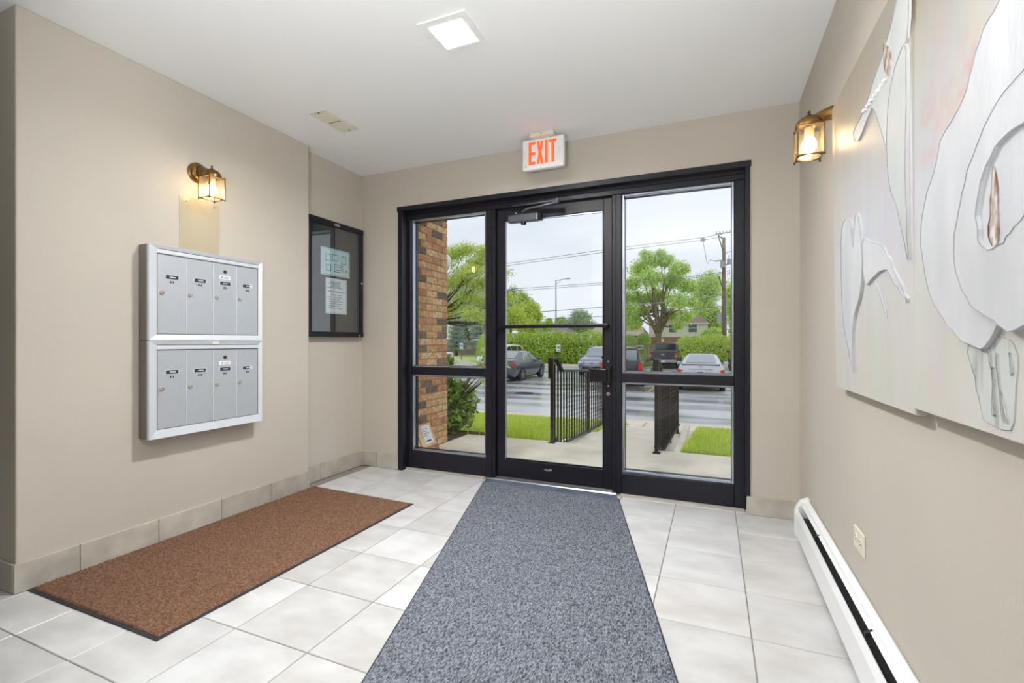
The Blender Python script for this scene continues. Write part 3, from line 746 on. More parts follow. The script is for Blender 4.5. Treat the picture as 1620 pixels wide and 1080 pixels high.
for y in (1.930, 1.987):
    sk = MB().cyl((XR - .006, y, .361), (XR - .0085, y, .361), .0165, n=20).build('socket_face', 'ivory_plastic', r)
    B(XR - .0092, XR - .0084, y - .004, y + .004, .3665, .3685).build('slot', 'ink_black', sk)
    B(XR - .0092, XR - .0084, y - .004, y + .004, .3535, .3555).build('slot', 'ink_black', sk)
    MB().cyl((XR - .0084, y - .009, .361), (XR - .0092, y - .009, .361), .0028, n=8).build('ground_hole', 'ink_black', sk)
MB().cyl((XR - .006, 1.9585, .361), (XR - .0078, 1.9585, .361), .003, n=8).build('plate_screw', 'nickel', r)

# ------------------------------------------------------------------ paintings on the right wall
def canvas_mat(name, blooms):
    m = bpy.data.materials.new(name); MATS[name] = m; m.use_nodes = True
    n, l = m.node_tree.nodes, m.node_tree.links; p = n['Principled BSDF']; p.inputs['Roughness'].default_value = 0.45
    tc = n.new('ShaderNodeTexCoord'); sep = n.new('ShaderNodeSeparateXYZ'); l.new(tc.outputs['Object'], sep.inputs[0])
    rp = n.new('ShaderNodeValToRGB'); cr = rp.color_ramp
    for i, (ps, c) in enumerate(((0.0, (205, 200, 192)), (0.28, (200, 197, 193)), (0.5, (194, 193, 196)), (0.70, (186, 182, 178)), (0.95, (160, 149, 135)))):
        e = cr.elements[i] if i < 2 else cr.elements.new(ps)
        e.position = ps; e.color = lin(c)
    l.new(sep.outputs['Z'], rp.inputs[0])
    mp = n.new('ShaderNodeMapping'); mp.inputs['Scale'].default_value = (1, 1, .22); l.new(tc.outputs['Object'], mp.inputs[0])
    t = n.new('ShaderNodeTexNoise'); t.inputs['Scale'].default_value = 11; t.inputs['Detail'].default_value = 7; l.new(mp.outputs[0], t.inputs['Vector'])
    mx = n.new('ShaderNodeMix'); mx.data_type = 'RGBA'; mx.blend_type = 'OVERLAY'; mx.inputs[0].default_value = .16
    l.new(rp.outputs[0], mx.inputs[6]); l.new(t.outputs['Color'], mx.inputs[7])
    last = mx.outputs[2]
    t2 = n.new('ShaderNodeTexNoise'); t2.inputs['Scale'].default_value = 14; t2.inputs['Detail'].default_value = 3; l.new(tc.outputs['Object'], t2.inputs['Vector'])
    for (x, y, z, rad, col, amt) in blooms:          # brushed-on blooms of faded colour
        v = n.new('ShaderNodeVectorMath'); v.operation = 'DISTANCE'; v.inputs[1].default_value = (x, y, z); l.new(tc.outputs['Object'], v.inputs[0])
        mr = n.new('ShaderNodeMapRange'); mr.inputs['From Min'].default_value = rad; mr.inputs['From Max'].default_value = rad * .45
        l.new(v.outputs['Value'], mr.inputs['Value'])
        r2 = n.new('ShaderNodeMapRange'); r2.inputs['From Min'].default_value = .42; r2.inputs['From Max'].default_value = .6; r2.inputs['To Max'].default_value = amt
        l.new(t2.outputs['Fac'], r2.inputs['Value'])
        mu = n.new('ShaderNodeMath'); mu.operation = 'MULTIPLY'; l.new(mr.outputs[0], mu.inputs[0]); l.new(r2.outputs[0], mu.inputs[1])
        m2 = n.new('ShaderNodeMix'); m2.data_type = 'RGBA'; m2.inputs[7].default_value = lin(col)
        l.new(mu.outputs[0], m2.inputs[0]); l.new(last, m2.inputs[6]); last = m2.outputs[2]
    l.new(last, p.inputs['Base Color'])
    b = n.new('ShaderNodeBump'); b.inputs['Strength'].default_value = .5; b.inputs['Distance'].default_value = .004
    l.new(t.outputs['Fac'], b.inputs['Height']); l.new(b.outputs[0], p.inputs['Normal'])
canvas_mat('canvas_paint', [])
XT, XB_, Z0P, Z1P = .418, .431, .872, 1.93
def xlean(z): return XT + (XB_ - XT) * (Z1P - z) / (Z1P - Z0P)
X2 = .427
def p2(px, py): return at_x(px, py, X2)
canvas_mat('canvas_paint_two', [(*np.subtract(p2(1478, 195), (XR, .80, .888)), .11, (200, 158, 148), .55), (*np.subtract(p2(1527, 122), (XR, .80, .888)), .085, (200, 156, 146), .55),
                                (*np.subtract(p2(1535, 85), (XR, .80, .888)), .07, (200, 152, 142), .55), (*np.subtract(p2(1500, 95), (XR, .80, .888)), .12, (176, 174, 172), .6),
                                (*np.subtract(p2(1450, 165), (XR, .80, .888)), .10, (176, 176, 172), .5)])
a1 = thing('flower_painting', 'pale canvas with a small white relief flower, nearer the door', 'painting', (XR, 1.755, Z0P), group='white flower paintings')
ty = .024
def slab(y0, y1): return [(xlean(Z0P), y0, Z0P), (xlean(Z1P), y0, Z1P), (xlean(Z1P) + ty, y0, Z1P), (xlean(Z0P) + ty, y0, Z0P)]
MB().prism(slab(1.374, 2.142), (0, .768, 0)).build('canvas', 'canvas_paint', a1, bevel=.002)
MB().box(xlean(1.85) + ty - .004, XR, 1.7, 1.76, 1.80, 1.85).build('hanging_block', 'fence_wood', a1)
a2 = thing('flower_painting', 'pale canvas with one huge white relief bloom, further from the door', 'painting', (XR, .80, .888), group='white flower paintings')
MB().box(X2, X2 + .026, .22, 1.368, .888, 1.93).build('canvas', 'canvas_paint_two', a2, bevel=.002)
MB().box(X2 + .024, XR, .75, .82, 1.8, 1.86).build('hanging_block', 'fence_wood', a2)

def relief(name, pts, on1, t0, t1, m_, parent, jit=.0015, base=0.0, seed=1, sub=3):
    """a raised paint shape with a rolled edge, standing proud of the canvas"""
    rnd = random.Random(seed); P = []
    for px_, py_ in pts:
        if on1:
            q = at_x(px_, py_, .418); q = at_x(px_, py_, xlean(q[2])); P.append((q[1], q[2]))
        else:
            q = at_x(px_, py_, X2); P.append((q[1], q[2]))
    Q = []; n = len(P)
    for i in range(n):                               # rounded outline
        p0, p1, p2_, p3 = P[i - 1], P[i], P[(i + 1) % n], P[(i + 2) % n]
        for k in range(sub):
            t = k / sub
            f = lambda a, b, c, e: .5 * ((2 * b) + (-a + c) * t + (2 * a - 5 * b + 4 * c - e) * t * t + (-a + 3 * b - 3 * c + e) * t ** 3)
            Q.append((f(p0[0], p1[0], p2_[0], p3[0]) + rnd.gauss(0, jit), f(p0[1], p1[1], p2_[1], p3[1]) + rnd.gauss(0, jit)))
    bm = bmesh.new()
    X_ = (lambda z: xlean(z)) if on1 else (lambda z: X2)
    off = ROOTLOC[parent.name]
    vs = [bm.verts.new((X_(z) - base - t1 - off[0], y - off[1], z - off[2])) for y, z in Q]
    lo = [bm.verts.new((X_(z) + .001 - off[0], y - off[1], z - off[2])) for y, z in Q]
    top = bm.faces.new(vs); m2 = len(Q)
    for i in range(m2):
        bm.faces.new((vs[i], lo[i], lo[(i + 1) % m2], vs[(i + 1) % m2]))
    w = .006
    try:
        r_ = bmesh.ops.inset_region(bm, faces=[top], thickness=w, depth=0, use_even_offset=True)
        for v_ in top.verts: v_.co.x += min(.0016, t1 - t0)
    except Exception: pass
    bmesh.ops.recalc_face_normals(bm, faces=bm.faces)
    bmesh.ops.triangulate(bm, faces=[f_ for f_ in bm.faces if len(f_.verts) > 4])
    me = bpy.data.meshes.new(name); bm.to_mesh(me); bm.free()
    return link(name, me, m_, parent)
# panel one
relief('leaf_stroke', [(1430, -40), (1416, 25), (1401, 79), (1385, 126), (1369, 176), (1352, 210), (1360, 222), (1382, 172), (1396, 205), (1406, 240), (1409, 200), (1421, 105), (1438, 60), (1441, -40)], True, .003, .005, 'impasto_grey', a1, seed=2)
relief('leaf_stroke', [(1437, 70), (1421, 108), (1412, 152), (1408, 200), (1409, 255), (1414, 300), (1426, 335), (1436, 380), (1442, 410), (1440, 330), (1438, 240), (1440, 130)], True, .005, .008, 'impasto_grey', a1, seed=3)
relief('petal', [(1344, 346), (1337, 357), (1335, 390), (1336, 464), (1339, 512), (1346, 550), (1355, 590), (1353, 540), (1356, 500), (1366, 461), (1369, 412), (1366, 364), (1360, 337), (1356, 361), (1354, 392), (1351, 370), (1349, 350)], True, .006, .009, 'impasto', a1, seed=4)
relief('petal', [(1369, 377), (1381, 381), (1398, 388), (1411, 412), (1430, 450), (1441, 479), (1424, 456), (1407, 427), (1389, 435), (1371, 446)], True, .004, .007, 'impasto', a1, jit=.003, seed=5)
relief('stem_stroke', [(1384, 442), (1392, 452), (1400, 475), (1405, 502), (1400, 490), (1394, 470), (1387, 454)], True, .001, .002, 'impasto', a1, seed=6)
rnd = random.Random(8)
for k in range(7):
    t = k / 6; cx_ = 1404 + (1371 - 1404) * t; cy_ = 126 + (174 - 126) * t
    relief('paint_dab', [(cx_ - 2.2, cy_ + 2), (cx_ + .3, cy_ - 2.6), (cx_ + 2.6, cy_ - 3), (cx_ + 1, cy_ + 2)], True, .005, .006, 'impasto_white', a1, base=.004, seed=20 + k, sub=2, jit=.0008)
relief('umber_stroke', [(1404, 68), (1411, 78), (1414, 100), (1410, 120), (1405, 110), (1403, 90)], True, .003, .004, 'umber_paint', a1, base=.004, seed=9)
# panel two
relief('petal', [(1640, -60), (1593, 0), (1568, 44), (1549, 101), (1536, 151), (1517, 186), (1498, 220), (1489, 261), (1476, 302), (1468, 340), (1465, 375), (1470, 420), (1480, 468), (1502, 505), (1522, 531), (1555, 550), (1574, 544), (1589, 516), (1610, 480), (1660, 470), (1760, 520), (1800, 300), (1760, -60)], False, .006, .010, 'impasto', a2, seed=11)
relief('petal', [(1710, 50), (1655, 92), (1612, 140), (1576, 200), (1549, 268), (1537, 320), (1528, 361), (1525, 400), (1530, 430), (1540, 460), (1560, 488), (1590, 507), (1614, 524), (1640, 516), (1700, 480), (1740, 380), (1720, 250), (1650, 330), (1618, 368), (1604, 387), (1581, 393), (1567, 380), (1563, 353), (1566, 300), (1586, 245), (1622, 200), (1710, 150)], False, .010, .016, 'impasto', a2, seed=12)
relief('umber_stroke', [(1584, 262), (1589, 275), (1592, 310), (1594, 350), (1592, 384), (1582, 388), (1577, 370), (1580, 320)], False, .009, .011, 'umber_paint', a2, seed=13)
relief('stem_stroke', [(1534, 540), (1543, 600), (1553, 640), (1560, 666), (1600, 679), (1607, 630), (1611, 560), (1590, 535)], False, .001, .002, 'stem_paint', a2, seed=29)
for k, (x0_, y0_, x1_, y1_) in enumerate(((1568, 560, 1576, 600), (1573, 590, 1574, 650), (1580, 570, 1590, 655), (1600, 560, 1603, 590), (1588, 620, 1597, 664))):
    relief('stem_stroke', [(x0_, y0_), (x0_ + 1.5, y0_ - 2), (x1_ + 1.5, y1_), (x1_, y1_ + 2)], False, .003, .004, 'stem_paint', a2, seed=30 + k)

# ------------------------------------------------------------------ outside ground
ZR, ZL = -.95, -.03
def zlawn(y): return -.06 - max(0.0, y - 4.88) * .125
land = structure(B(-2.62, 3.5, YW + .16, 4.86, ZL - .30, ZL).build('landing', 'concrete', bevel=.008))
steps = struct_root('entrance_steps', (-1, 5, ZL))
B(-1.66, -.37, 4.86, 6.42, -.50, -.195).build('step', 'concrete', steps, bevel=.008)
B(-1.66, -.37, 6.42, 7.95, -.80, -.365).build('step', 'concrete_pale', steps, bevel=.008)
B(-.37, -.30, 4.86, 5.75, -.50, -.075).build('cheek_kerb', 'concrete', steps, bevel=.006)
B(-.40, -.33, 5.75, 7.7, -.70, -.215).build('cheek_kerb', 'concrete', steps, bevel=.006)
wk = struct_root('front_walk', (-1, 9, -.5))
MB().prism([(-1.66, 7.95, -.53), (-.40, 7.95, -.53), (-.40, 10.45, -.795), (-1.66, 10.45, -.795)], (0, 0, -.2)).build('paving_slab', 'concrete_pale', wk, bevel=.004)
for k in range(9):
    x0 = -17.0 + k * 2.6
    B(x0 + .01, x0 + 2.59, 10.46, 11.25, -1.05, -.80).build('paving_slab', 'concrete_pale', wk, bevel=.006)
kb = struct_root('kerb', (-3, 11.3, -.9))
for k in range(8):
    x0 = -17.0 + k * 2.9; B(x0, x0 + 2.89, 11.25, 11.45, -1.1, -.81).build('kerb_stone', 'concrete_pale', kb, bevel=.015)
g = MB(); rnd = random.Random(4)
for k in range(900):
    x = rnd.uniform(-16, 5); y = 11.46 + abs(rnd.gauss(0, .06)); a = rnd.uniform(0, 3.1); s_ = rnd.uniform(.02, .06)
    dx, dy = math.cos(a) * s_, math.sin(a) * s_ * .5
    g.add([(x - dx, y - dy, ZR + .008), (x + dy, y - dx * .5, ZR + .02), (x + dx, y + dy, ZR + .01), (x - dy, y + dx * .5, ZR + .02)], [(0, 1, 2, 3)])
tag(g.build('leaf_litter', 'leaf_litter'), 'brown strip of wet fallen leaves along the kerb', 'leaf litter', kind='stuff')
road = structure(B(-70, 40, 11.45, 37.6, ZR - .3, ZR).build('parking_lot', 'asphalt'))
structure(B(-6.0, 40, 37.6, 41.6, ZR - .3, ZR).build('parking_bay', 'asphalt'))
structure(B(-70, -22.8, 37.6, 42.0, ZR - .3, ZR).build('parking_lane', 'asphalt'))
# lawns (soil slopes down to the walk), with blades
def lawn_base(x0, x1, y0, y1, name):
    n = 12; v = []; f = []
    for i in range(n + 1):
        y = y0 + (y1 - y0) * i / n
        v += [(x0, y, zlawn(y)), (x1, y, zlawn(y))]
        if i: f.append((2 * i - 2, 2 * i - 1, 2 * i + 1, 2 * i))
    v += [(x0, y0, -1.1), (x1, y0, -1.1), (x1, y1, -1.1), (x0, y1, -1.1)]
    return structure(MB().add(v, f + [(0, 1, 2 * n + 3, 2 * n + 2)]).build(name, 'lawn_soil'))
def blades(name, label, x0, x1, y0, y1, n, seed, h=(.04, .085), skip=None):
    r = np.random.default_rng(seed)
    y = y0 + (y1 - y0) * r.random(n) ** 1.5; x = x0 + (x1 - x0) * r.random(n)
    if skip is not None:
        k = skip(x, y); x, y = x[k], y[k]; n = len(x)
    z = -.06 - np.maximum(0, y - 4.88) * .125
    a = r.random(n) * 6.283; w = r.uniform(.003, .006, n) * (1 + (y - y0) / 5); hh = r.uniform(*h, n); lx, ly = r.normal(0, .025, n), r.normal(0, .025, n)
    v = np.stack([np.stack([x - np.cos(a) * w, y - np.sin(a) * w, z], -1), np.stack([x + np.cos(a) * w, y + np.sin(a) * w, z], -1), np.stack([x + lx, y + ly, z + hh], -1)], 1).reshape(-1, 3)
    o = from_np(name, v, np.arange(3 * n).reshape(-1, 3), 'grass_blade')
    return tag(o, label, 'grass', kind='stuff')
lawn_base(-17, -1.66, 4.865, 10.45, 'lawn_left')
lawn_base(-.30, 6, 4.865, 10.45, 'lawn_right')
blades('lawn_grass', 'wet green lawn between the landing and the walk, shrub side', -9.5, -1.70, 4.92, 10.45, 130000, 1, skip=lambda x, y: (x > -2.3) | (y > 5.45) | (x < -4.2))
blades('lawn_grass', 'wet green lawn patch beside the entrance steps', -.28, 5.5, 4.92, 10.4, 120000, 2)
structure(B(-4.2, -2.35, 4.42, 5.1, -.4, -.045).build('planting_bed', 'soil'))
# ground beyond the parking lot
vg = struct_root('verge', (0, 60, ZR))
B(-6.2, 60, 41.9, 150, ZR - .3, ZR + .05).build('verge_ground', 'far_grass', vg)
B(-22.6, -6.2, 37.9, 150, ZR - .3, ZR + .05).build('verge_ground', 'far_grass', vg)
B(-140, -22.6, 42.3, 150, ZR - .3, ZR + .05).build('verge_ground', 'far_grass', vg)
fk = struct_root('far_kerb', (0, 37.7, ZR))
for k in range(6):
    x0 = -5.9 + k * 3.0; B(x0, x0 + 2.98, 41.6, 41.9, ZR - .2, ZR + .12).build('kerb_stone', 'concrete_pale', fk, bevel=.02)
for k in range(6):
    x0 = -22.6 + k * 2.77; B(x0, x0 + 2.75, 37.6, 37.9, ZR - .2, ZR + .12).build('kerb_stone', 'concrete_pale', fk, bevel=.02)
for k in range(14):
    x0 = -64.4 + k * 3.0; B(x0, x0 + 2.98, 42.0, 42.3, ZR - .2, ZR + .12).build('kerb_stone', 'concrete_pale', fk, bevel=.02)
B(-60, -22.6, 49.2, 50.6, ZR + .04, ZR + .07).build('far_path', 'concrete_pale', vg)
# parking lines
pk = struct_root('parking_markings', (-5, 20, ZR))
for x in (-12.4, -9.75 + 1.9, -5.1, -2.35, .85):
    B(x - .05, x + .05, 19.0, 24.6, ZR, ZR + .004).build('bay_line', 'yellow_paint', pk)
for x in (-19.5, -16.6, -13.7, -8.0, -5.0, -1.6):
    B(x - .05, x + .05, 31.5, 37.0, ZR, ZR + .004).build('bay_line', 'yellow_paint', pk)
g = MB()
for k in range(150):
    x = -5 + 6 * rnd.random(); y = 19.15 + rnd.random() * .45; s_ = rnd.uniform(.03, .08); a = rnd.uniform(0, 3)
    dx, dy = math.cos(a) * s_, math.sin(a) * s_
    g.add([(x - dx, y - dy, ZR + .004), (x + dy * .5, y - dx * .5, ZR + .008), (x + dx, y + dy, ZR + .005), (x - dy * .5, y + dx * .5, ZR + .009)], [(0, 1, 2, 3)])
tag(g.build('wet_leaves', 'yellow_paint'), 'scattered yellow leaves on wet asphalt behind the parked cars', 'leaves', kind='stuff')
dr = thing('storm_drain', 'dark round storm drain cover in the wet asphalt', 'drain cover', (-6.7, 17.0, ZR))
MB().cyl((-6.7, 17.0, ZR), (-6.7, 17.0, ZR + .012), .38, n=24).build('cover', 'car_trim', dr)
for k in range(5): B(-6.98 + k * .12, -6.92 + k * .12, 16.8, 17.2, ZR + .012, ZR + .02).build('grate_bar', 'heater_dark', dr)

# ------------------------------------------------------------------ brick wing wall
XBK, YB0, YB1, ZB1 = -2.62, 3.36, 4.40, 2.9
bw = struct_root('wall_exterior', (XBK, 3.9, ZL))
B(XBK - .30, XBK - .008, YB0, YB1 - .008, -.4, ZB1).build('mortar_core', 'mortar', bw)
bl, bh, jt = .1935, .0595, .0095
brick_me = {}
k = 0; z = ZL + .004
while z + bh < ZB1:
    y1 = YB1; first = True
    while y1 - .03 > YB0:
        L = .092 if (first and k % 2) else bl
        if first and not k % 2: L = bl * 1.0
        y0 = max(y1 - L, YB0)
        key = round(y1 - y0, 3)
        if key not in brick_me:
            o = B(-.09, 0, -(y1 - y0) / 2, (y1 - y0) / 2, 0, bh).build('brick', 'brick', bw, bevel=.0025, local=True); brick_me[key] = o.data
        else: o = link('brick', brick_me[key], 'brick', bw)
        rr_ = random.Random(k * 100 + int(y1 * 50))
        o.location = (rr_.uniform(-.0015, .0015), (y0 + y1) / 2 - 3.9, z - ZL)
        y1 = y0 - jt; first = False
    z += bh + jt; k += 1
r = thing('conduit_cover', 'grey conduit cover strip fixed to the brick wall', 'conduit', (XBK, 3.80, 1.2))
B(XBK, XBK + .018, 3.80, 3.835, .98, 1.44).build('channel', 'conduit', r, bevel=.003)
r = thing('globe_lamp', 'white globe lamp on the outer corner of the brick wall', 'wall lamp', (-2.66, 4.40, 1.95))
MB().cyl((-2.74, 4.395, 2.02), (-2.74, 4.44, 2.02), .04, n=16).build('mount', 'black_plastic', r)
MB().tube([(-2.74, 4.44, 2.02), (-2.738, 4.48, 2.02), (-2.735, 4.50, 1.99)], .016, n=8).build('bracket', 'black_plastic', r)
MB().lathe([(.03, .085), (.06, .065), (.082, .03), (.088, 0), (.08, -.04), (.055, -.07), (0, -.088)], (-2.735, 4.50, 1.93), (0, 0, 1), 24).build('globe', 'globe_white', r, smooth=True)

# parcel leaning on the bricks
pc = thing('parcel', 'cardboard parcel with white address label leaning against the brick wall', 'parcel', (-2.56, 3.80, ZL), world=False, rz=0)
M_ = Matrix.Rotation(R(-24), 4, 'Y') 
pm = Matrix.Translation((.050, .02, .0)) @ M_ @ Matrix.Scale(1.18, 4)
def pbox(*a): return MB().box(*a, m=pm)
pbox(-.06, .06, -.17, .115, .0, .235).build('carton', 'cardboard', pc, bevel=.003)
pbox(-.062, .064, -.172, .117, -.001, .05).build('wet_bottom', 'cardboard_wet', pc, bevel=.002, label='soggy darker bottom edge')
pbox(.06, .0615, -.03, .085, .07, .22).build('address_label', 'paper_white', pc)
t = MB()
for q, (a, b) in enumerate(((-.02, .05), (-.02, .03), (-.02, .06), (-.02, .02))):
    t.box(.0614, .0622, a, b, .19 - q * .018, .194 - q * .018, m=pm)
t.box(.0614, .0622, -.015, .05, .088, .10, m=pm)
t.build('label_print', 'ink_black', pc)
pbox(.06, .0612, -.11, -.095, .0, .235).build('tape_strip', 'tape_grey', pc)

# ------------------------------------------------------------------ railings
def railing(label, x, posts, ybal, curl_side):
    r = thing('stair_railing', label, 'railing', (x, posts[0][0], ZL), group='brown metal stair railings')
    sl = -.055
    zt = lambda y: .712 + (y - 5.13) * sl
    zb = lambda y: zt(y) - .815
    for (y, z0) in posts:
        z1 = .855 if y < 5 else zt(y)
        B(x - .017, x + .017, y - .017, y + .017, z0, z1).build('post', 'railing_brown', r, bevel=.003)
        B(x - .035, x + .035, y - .035, y + .035, z0, z0 + .008).build('base_plate', 'railing_brown', r)
    yend = posts[-1][0] + .3
    y0 = posts[0][0]
    w = .025
    def flat(pts, th, name):
        top = pts; bot = [(y, z - th) for y, z in reversed(pts)]
        return MB().prism([(x - w, y, z) for y, z in top + bot], (2 * w, 0, 0)).build(name, 'railing_brown', r)
    flat([(y0 - .05, .872), (y0 + .12, .872), (5.13, zt(5.13) + .012), (yend, zt(yend) + .012)], .022, 'handrail')
    B(x - .028, x + .028, y0 - .055, y0 - .026, .655, .872).build('handrail_return', 'railing_brown', r, bevel=.004)
    flat([(y0 + .02, zb(y0) + .115), (y0 + .08, zb(y0) + .11), (5.06, zb(5.06)), (5.08, zb(5.08)), (yend, zb(yend))], .016, 'bottom_rail')
    bme = None
    for k in range(60):
        y = y0 + .09 + k * .1125
        if y > ybal: break
        if any(abs(y - p[0]) < .05 for p in posts): continue
        zz0, zz1 = (zb(y) if y > 5.05 else zb(5.05) + .06), (zt(y) if y > 5.12 else .80)
        if y < 5.12:
            o = MB().box(-.008, .008, -.008, .008, 0, zz1 - zz0).build('baluster', 'railing_brown', r, local=True)
        elif bme is None:
            m_ = MB(); n = 26; H = .815
            vs = []; fs = []
            for i in range(n + 1):
                a = max(0, min(1, (i / n - .1) / .8)) * 2 * math.pi * 3.0
                for q in range(4): vs.append((.0105 * math.cos(a + q * math.pi / 2 + .785), .0105 * math.sin(a + q * math.pi / 2 + .785), H * i / n))
            for i in range(n):
                for q in range(4): fs.append((i * 4 + q, i * 4 + (q + 1) % 4, i * 4 + 4 + (q + 1) % 4, i * 4 + 4 + q))
            o = m_.add(vs, fs).build('baluster', 'railing_brown', r, local=True); bme = o.data
        else: o = link('baluster', bme, 'railing_brown', r)
        o.location = (0, y - y0, zz0 - ZL)
    return r

railing('brown metal railing with twisted balusters beside the wider lawn', -1.57, [(4.79, ZL), (6.36, -.195), (7.80, -.365)], 8.0, 1)
railing('brown metal railing with twisted balusters beside the small lawn patch', -.50, [(4.73, ZL), (6.10, -.195), (7.67, -.365)], 7.6, -1)

# ------------------------------------------------------------------ plants
def leaves(name, m_, parent, blobs, n, size, seed, shell=.55, flat=.6, kind='stuff', droop=0.0, soft=.07):
    """n little leaves spread through ellipsoids; each is a bent quad"""
    r = np.random.default_rng(seed)
    bl_ = np.array(blobs, float); wgt = (bl_[:, 3] * bl_[:, 4] + bl_[:, 3] * bl_[:, 5] + bl_[:, 4] * bl_[:, 5]); wgt /= wgt.sum()
    i = r.choice(len(bl_), n, p=wgt); c = bl_[i, :3]; rad = bl_[i, 3:6]
    d = r.normal(size=(n, 3)); d /= np.linalg.norm(d, axis=1)[:, None]
    q = (shell + (1 - shell) * r.random(n) ** .6)[:, None] * (1 + r.normal(0, soft, (n, 1)))
    p = c + d * rad * q
    nrm = d * .6 + r.normal(size=(n, 3)) * .7 + np.array([0, 0, .35]); nrm /= np.linalg.norm(nrm, axis=1)[:, None]
    t = np.cross(nrm, r.normal(size=(n, 3))); t /= np.linalg.norm(t, axis=1)[:, None]
    b = np.cross(nrm, t); s_ = size * r.uniform(.6, 1.3, n)[:, None]
    v = np.stack([p - t * s_, p - b * s_ * flat * .5 + nrm * s_ * .15, p + t * s_ - np.array([0, 0, 1]) * s_ * droop, p + b * s_ * flat * .5 + nrm * s_ * .15], 1).reshape(-1, 3)
    off = np.array(ROOTLOC.get(parent.name, (0, 0, 0)) if parent is not None else (0, 0, 0))
    return from_np(name, v - off, np.arange(4 * n).reshape(-1, 4), m_, parent, kind=kind)
def tree(name, label, x, y, z0, th, tr_, blobs, n, size, leaf, seed, bark='bark', limbs=True, group='trees beyond the parking lot', shell=.3, flat=.7, sticks=0):
    r = thing(name, label, 'tree', (x, y, z0), group=group)
    rnd = random.Random(seed)
    MB().tube([(x, y, z0 - .2), (x + rnd.uniform(-.05, .05), y, z0 + th * .5), (x + rnd.uniform(-.1, .1), y, z0 + th)], [tr_ * 1.25, tr_, tr_ * .8], n=10).build('trunk', bark, r, smooth=True)
    if limbs:
        m_ = MB()
        for b in blobs:
            tip = Vector(b[:3]); st = Vector((x, y, z0 + th * rnd.uniform(.8, 1.0)))
            mid = st.lerp(tip, .5) + Vector((rnd.uniform(-.2, .2), rnd.uniform(-.2, .2), -.05)) * (tip - st).length * .25
            m_.tube([st, mid, tip], [tr_ * .55, tr_ * .32, tr_ * .1], n=6)
            for _ in range(sticks):
                e = tip + Vector((rnd.gauss(0, 1) * b[3], rnd.gauss(0, 1) * b[4], rnd.gauss(0, 1) * b[5])) * .6
                m_.tube([mid.lerp(tip, rnd.uniform(.2, 1)), e], [tr_ * .18, tr_ * .05], n=5)
        m_.build('branches', bark, r, smooth=True)
    leaves('foliage', leaf, r, blobs, int(n * 1.25), size * 1.05, seed, shell=shell, flat=flat, soft=.2)
    return r
def crown(cx, cy, cz, rx, ry, rz, k, seed, fill=.45):
    rnd = random.Random(seed); out = []
    for _ in range(k):
        while True:
            d = Vector((rnd.uniform(-1, 1), rnd.uniform(-1, 1), rnd.uniform(-1, 1)))
            if d.length <= 1: break
        f = fill * rnd.uniform(.75, 1.2)
        out.append((cx + d.x * rx * (1 - f * .6), cy + d.y * ry * (1 - f * .6), cz + d.z * rz * (1 - f * .6), rx * f, ry * f, rz * f))
    return out
# leafy shrub at the end of the brick wall
r = thing('leafy_shrub', 'dark green leafy shrub growing against the end of the brick wall', 'shrub', (-3.0, 4.95, -.06))
sh_b = crown(-3.02, 5.0, .42, .34, .34, .42, 12, 7, .5) + [(-2.98, 5.0, .12, .3, .3, .2)]
g = MB(); rnd = random.Random(2); twig_b = []
for k in range(12):
    a = rnd.uniform(0, 6.28); q = rnd.uniform(.1, .55); e = Vector((-3.0 + math.cos(a) * q, 4.98 + math.sin(a) * q * .8, rnd.uniform(.35, 1.0)))
    g.tube([(-3.0, 4.98, -.1), Vector((-3.0, 4.98, .2)).lerp(e, .5), e], [.012, .008, .003], n=5)
for k in range(7):
    e = Vector((-2.52 + rnd.uniform(-.1, .28), 4.95 + rnd.uniform(-.15, .15), rnd.uniform(.25, .95))); g.tube([(-2.95, 4.98, .2), e], [.008, .003], n=5); twig_b.append((*e, .10, .08, .08))
g.build('stems', 'bark_dark', r)
leaves('foliage', 'leaf_dark', r, sh_b, 8000, .044, 3, shell=.3, flat=.9, soft=.12)
leaves('outer_leaves', 'leaf_green', r, twig_b, 260, .034, 4, shell=.1, flat=.9)
for k, (x, y) in enumerate(((-2.50, 4.92), (-2.40, 4.98), (-2.62, 4.86))):
    r = thing('weed_sprout', ['small broad-leaved sprout at the landing corner, middle one', 'small broad-leaved sprout nearest the lawn at the landing corner', 'small broad-leaved sprout closest to the brick wall'][k], 'plant', (x, y, -.05), group='sprouts in the planting bed')
    MB().tube([(x, y, -.06), (x, y, .03)], .004, n=5).build('stem', 'leaf_green', r)
    rnd = random.Random(k)
    for q in range(6):
        a = q * 1.05 + rnd.random(); L = rnd.uniform(.06, .11); d = Vector((math.cos(a), math.sin(a), .9)).normalized(); sd = Vector((-math.sin(a), math.cos(a), 0)) * .018
        p0 = Vector((x, y, .0)); MB().add([p0, p0 + d * L * .5 + sd, p0 + d * L, p0 + d * L * .5 - sd], [(0, 1, 2, 3)]).build('leaf', 'leaf_green', r)

# honey locust, its trunk behind the brick wall
X0, Y0_ = -14.0, 21.0
lb = []
for (px_, py_, rx_) in ((716, 402, .7), (735, 395, .75), (757, 415, .8), (742, 430, .8), (768, 398, .7), (722, 445, .8), (760, 450, .75), (785, 430, .8), (738, 470, .8), (765, 478, .8), (718, 486, .8), (748, 497, .75), (780, 505, .8), (800, 470, .6), (700, 410, .9), (690, 450, 1.0), (700, 500, .9), (812, 497, .7), (828, 512, .7)):
    q = at_y(px_, py_, 20.5 + (px_ * 7 % 11) * .14); lb.append((*q, rx_, rx_, rx_ * .5))
r = thing('honey_locust', 'lime green feathery tree beside the brick wall, the closest tree', 'tree', (X0, Y0_, ZR + .05))
MB().tube([(X0, Y0_, ZR), (X0, Y0_, 1.0), (X0 + .3, Y0_, 2.2)], [.22, .18, .14], n=10).build('trunk', 'bark_dark', r, smooth=True)
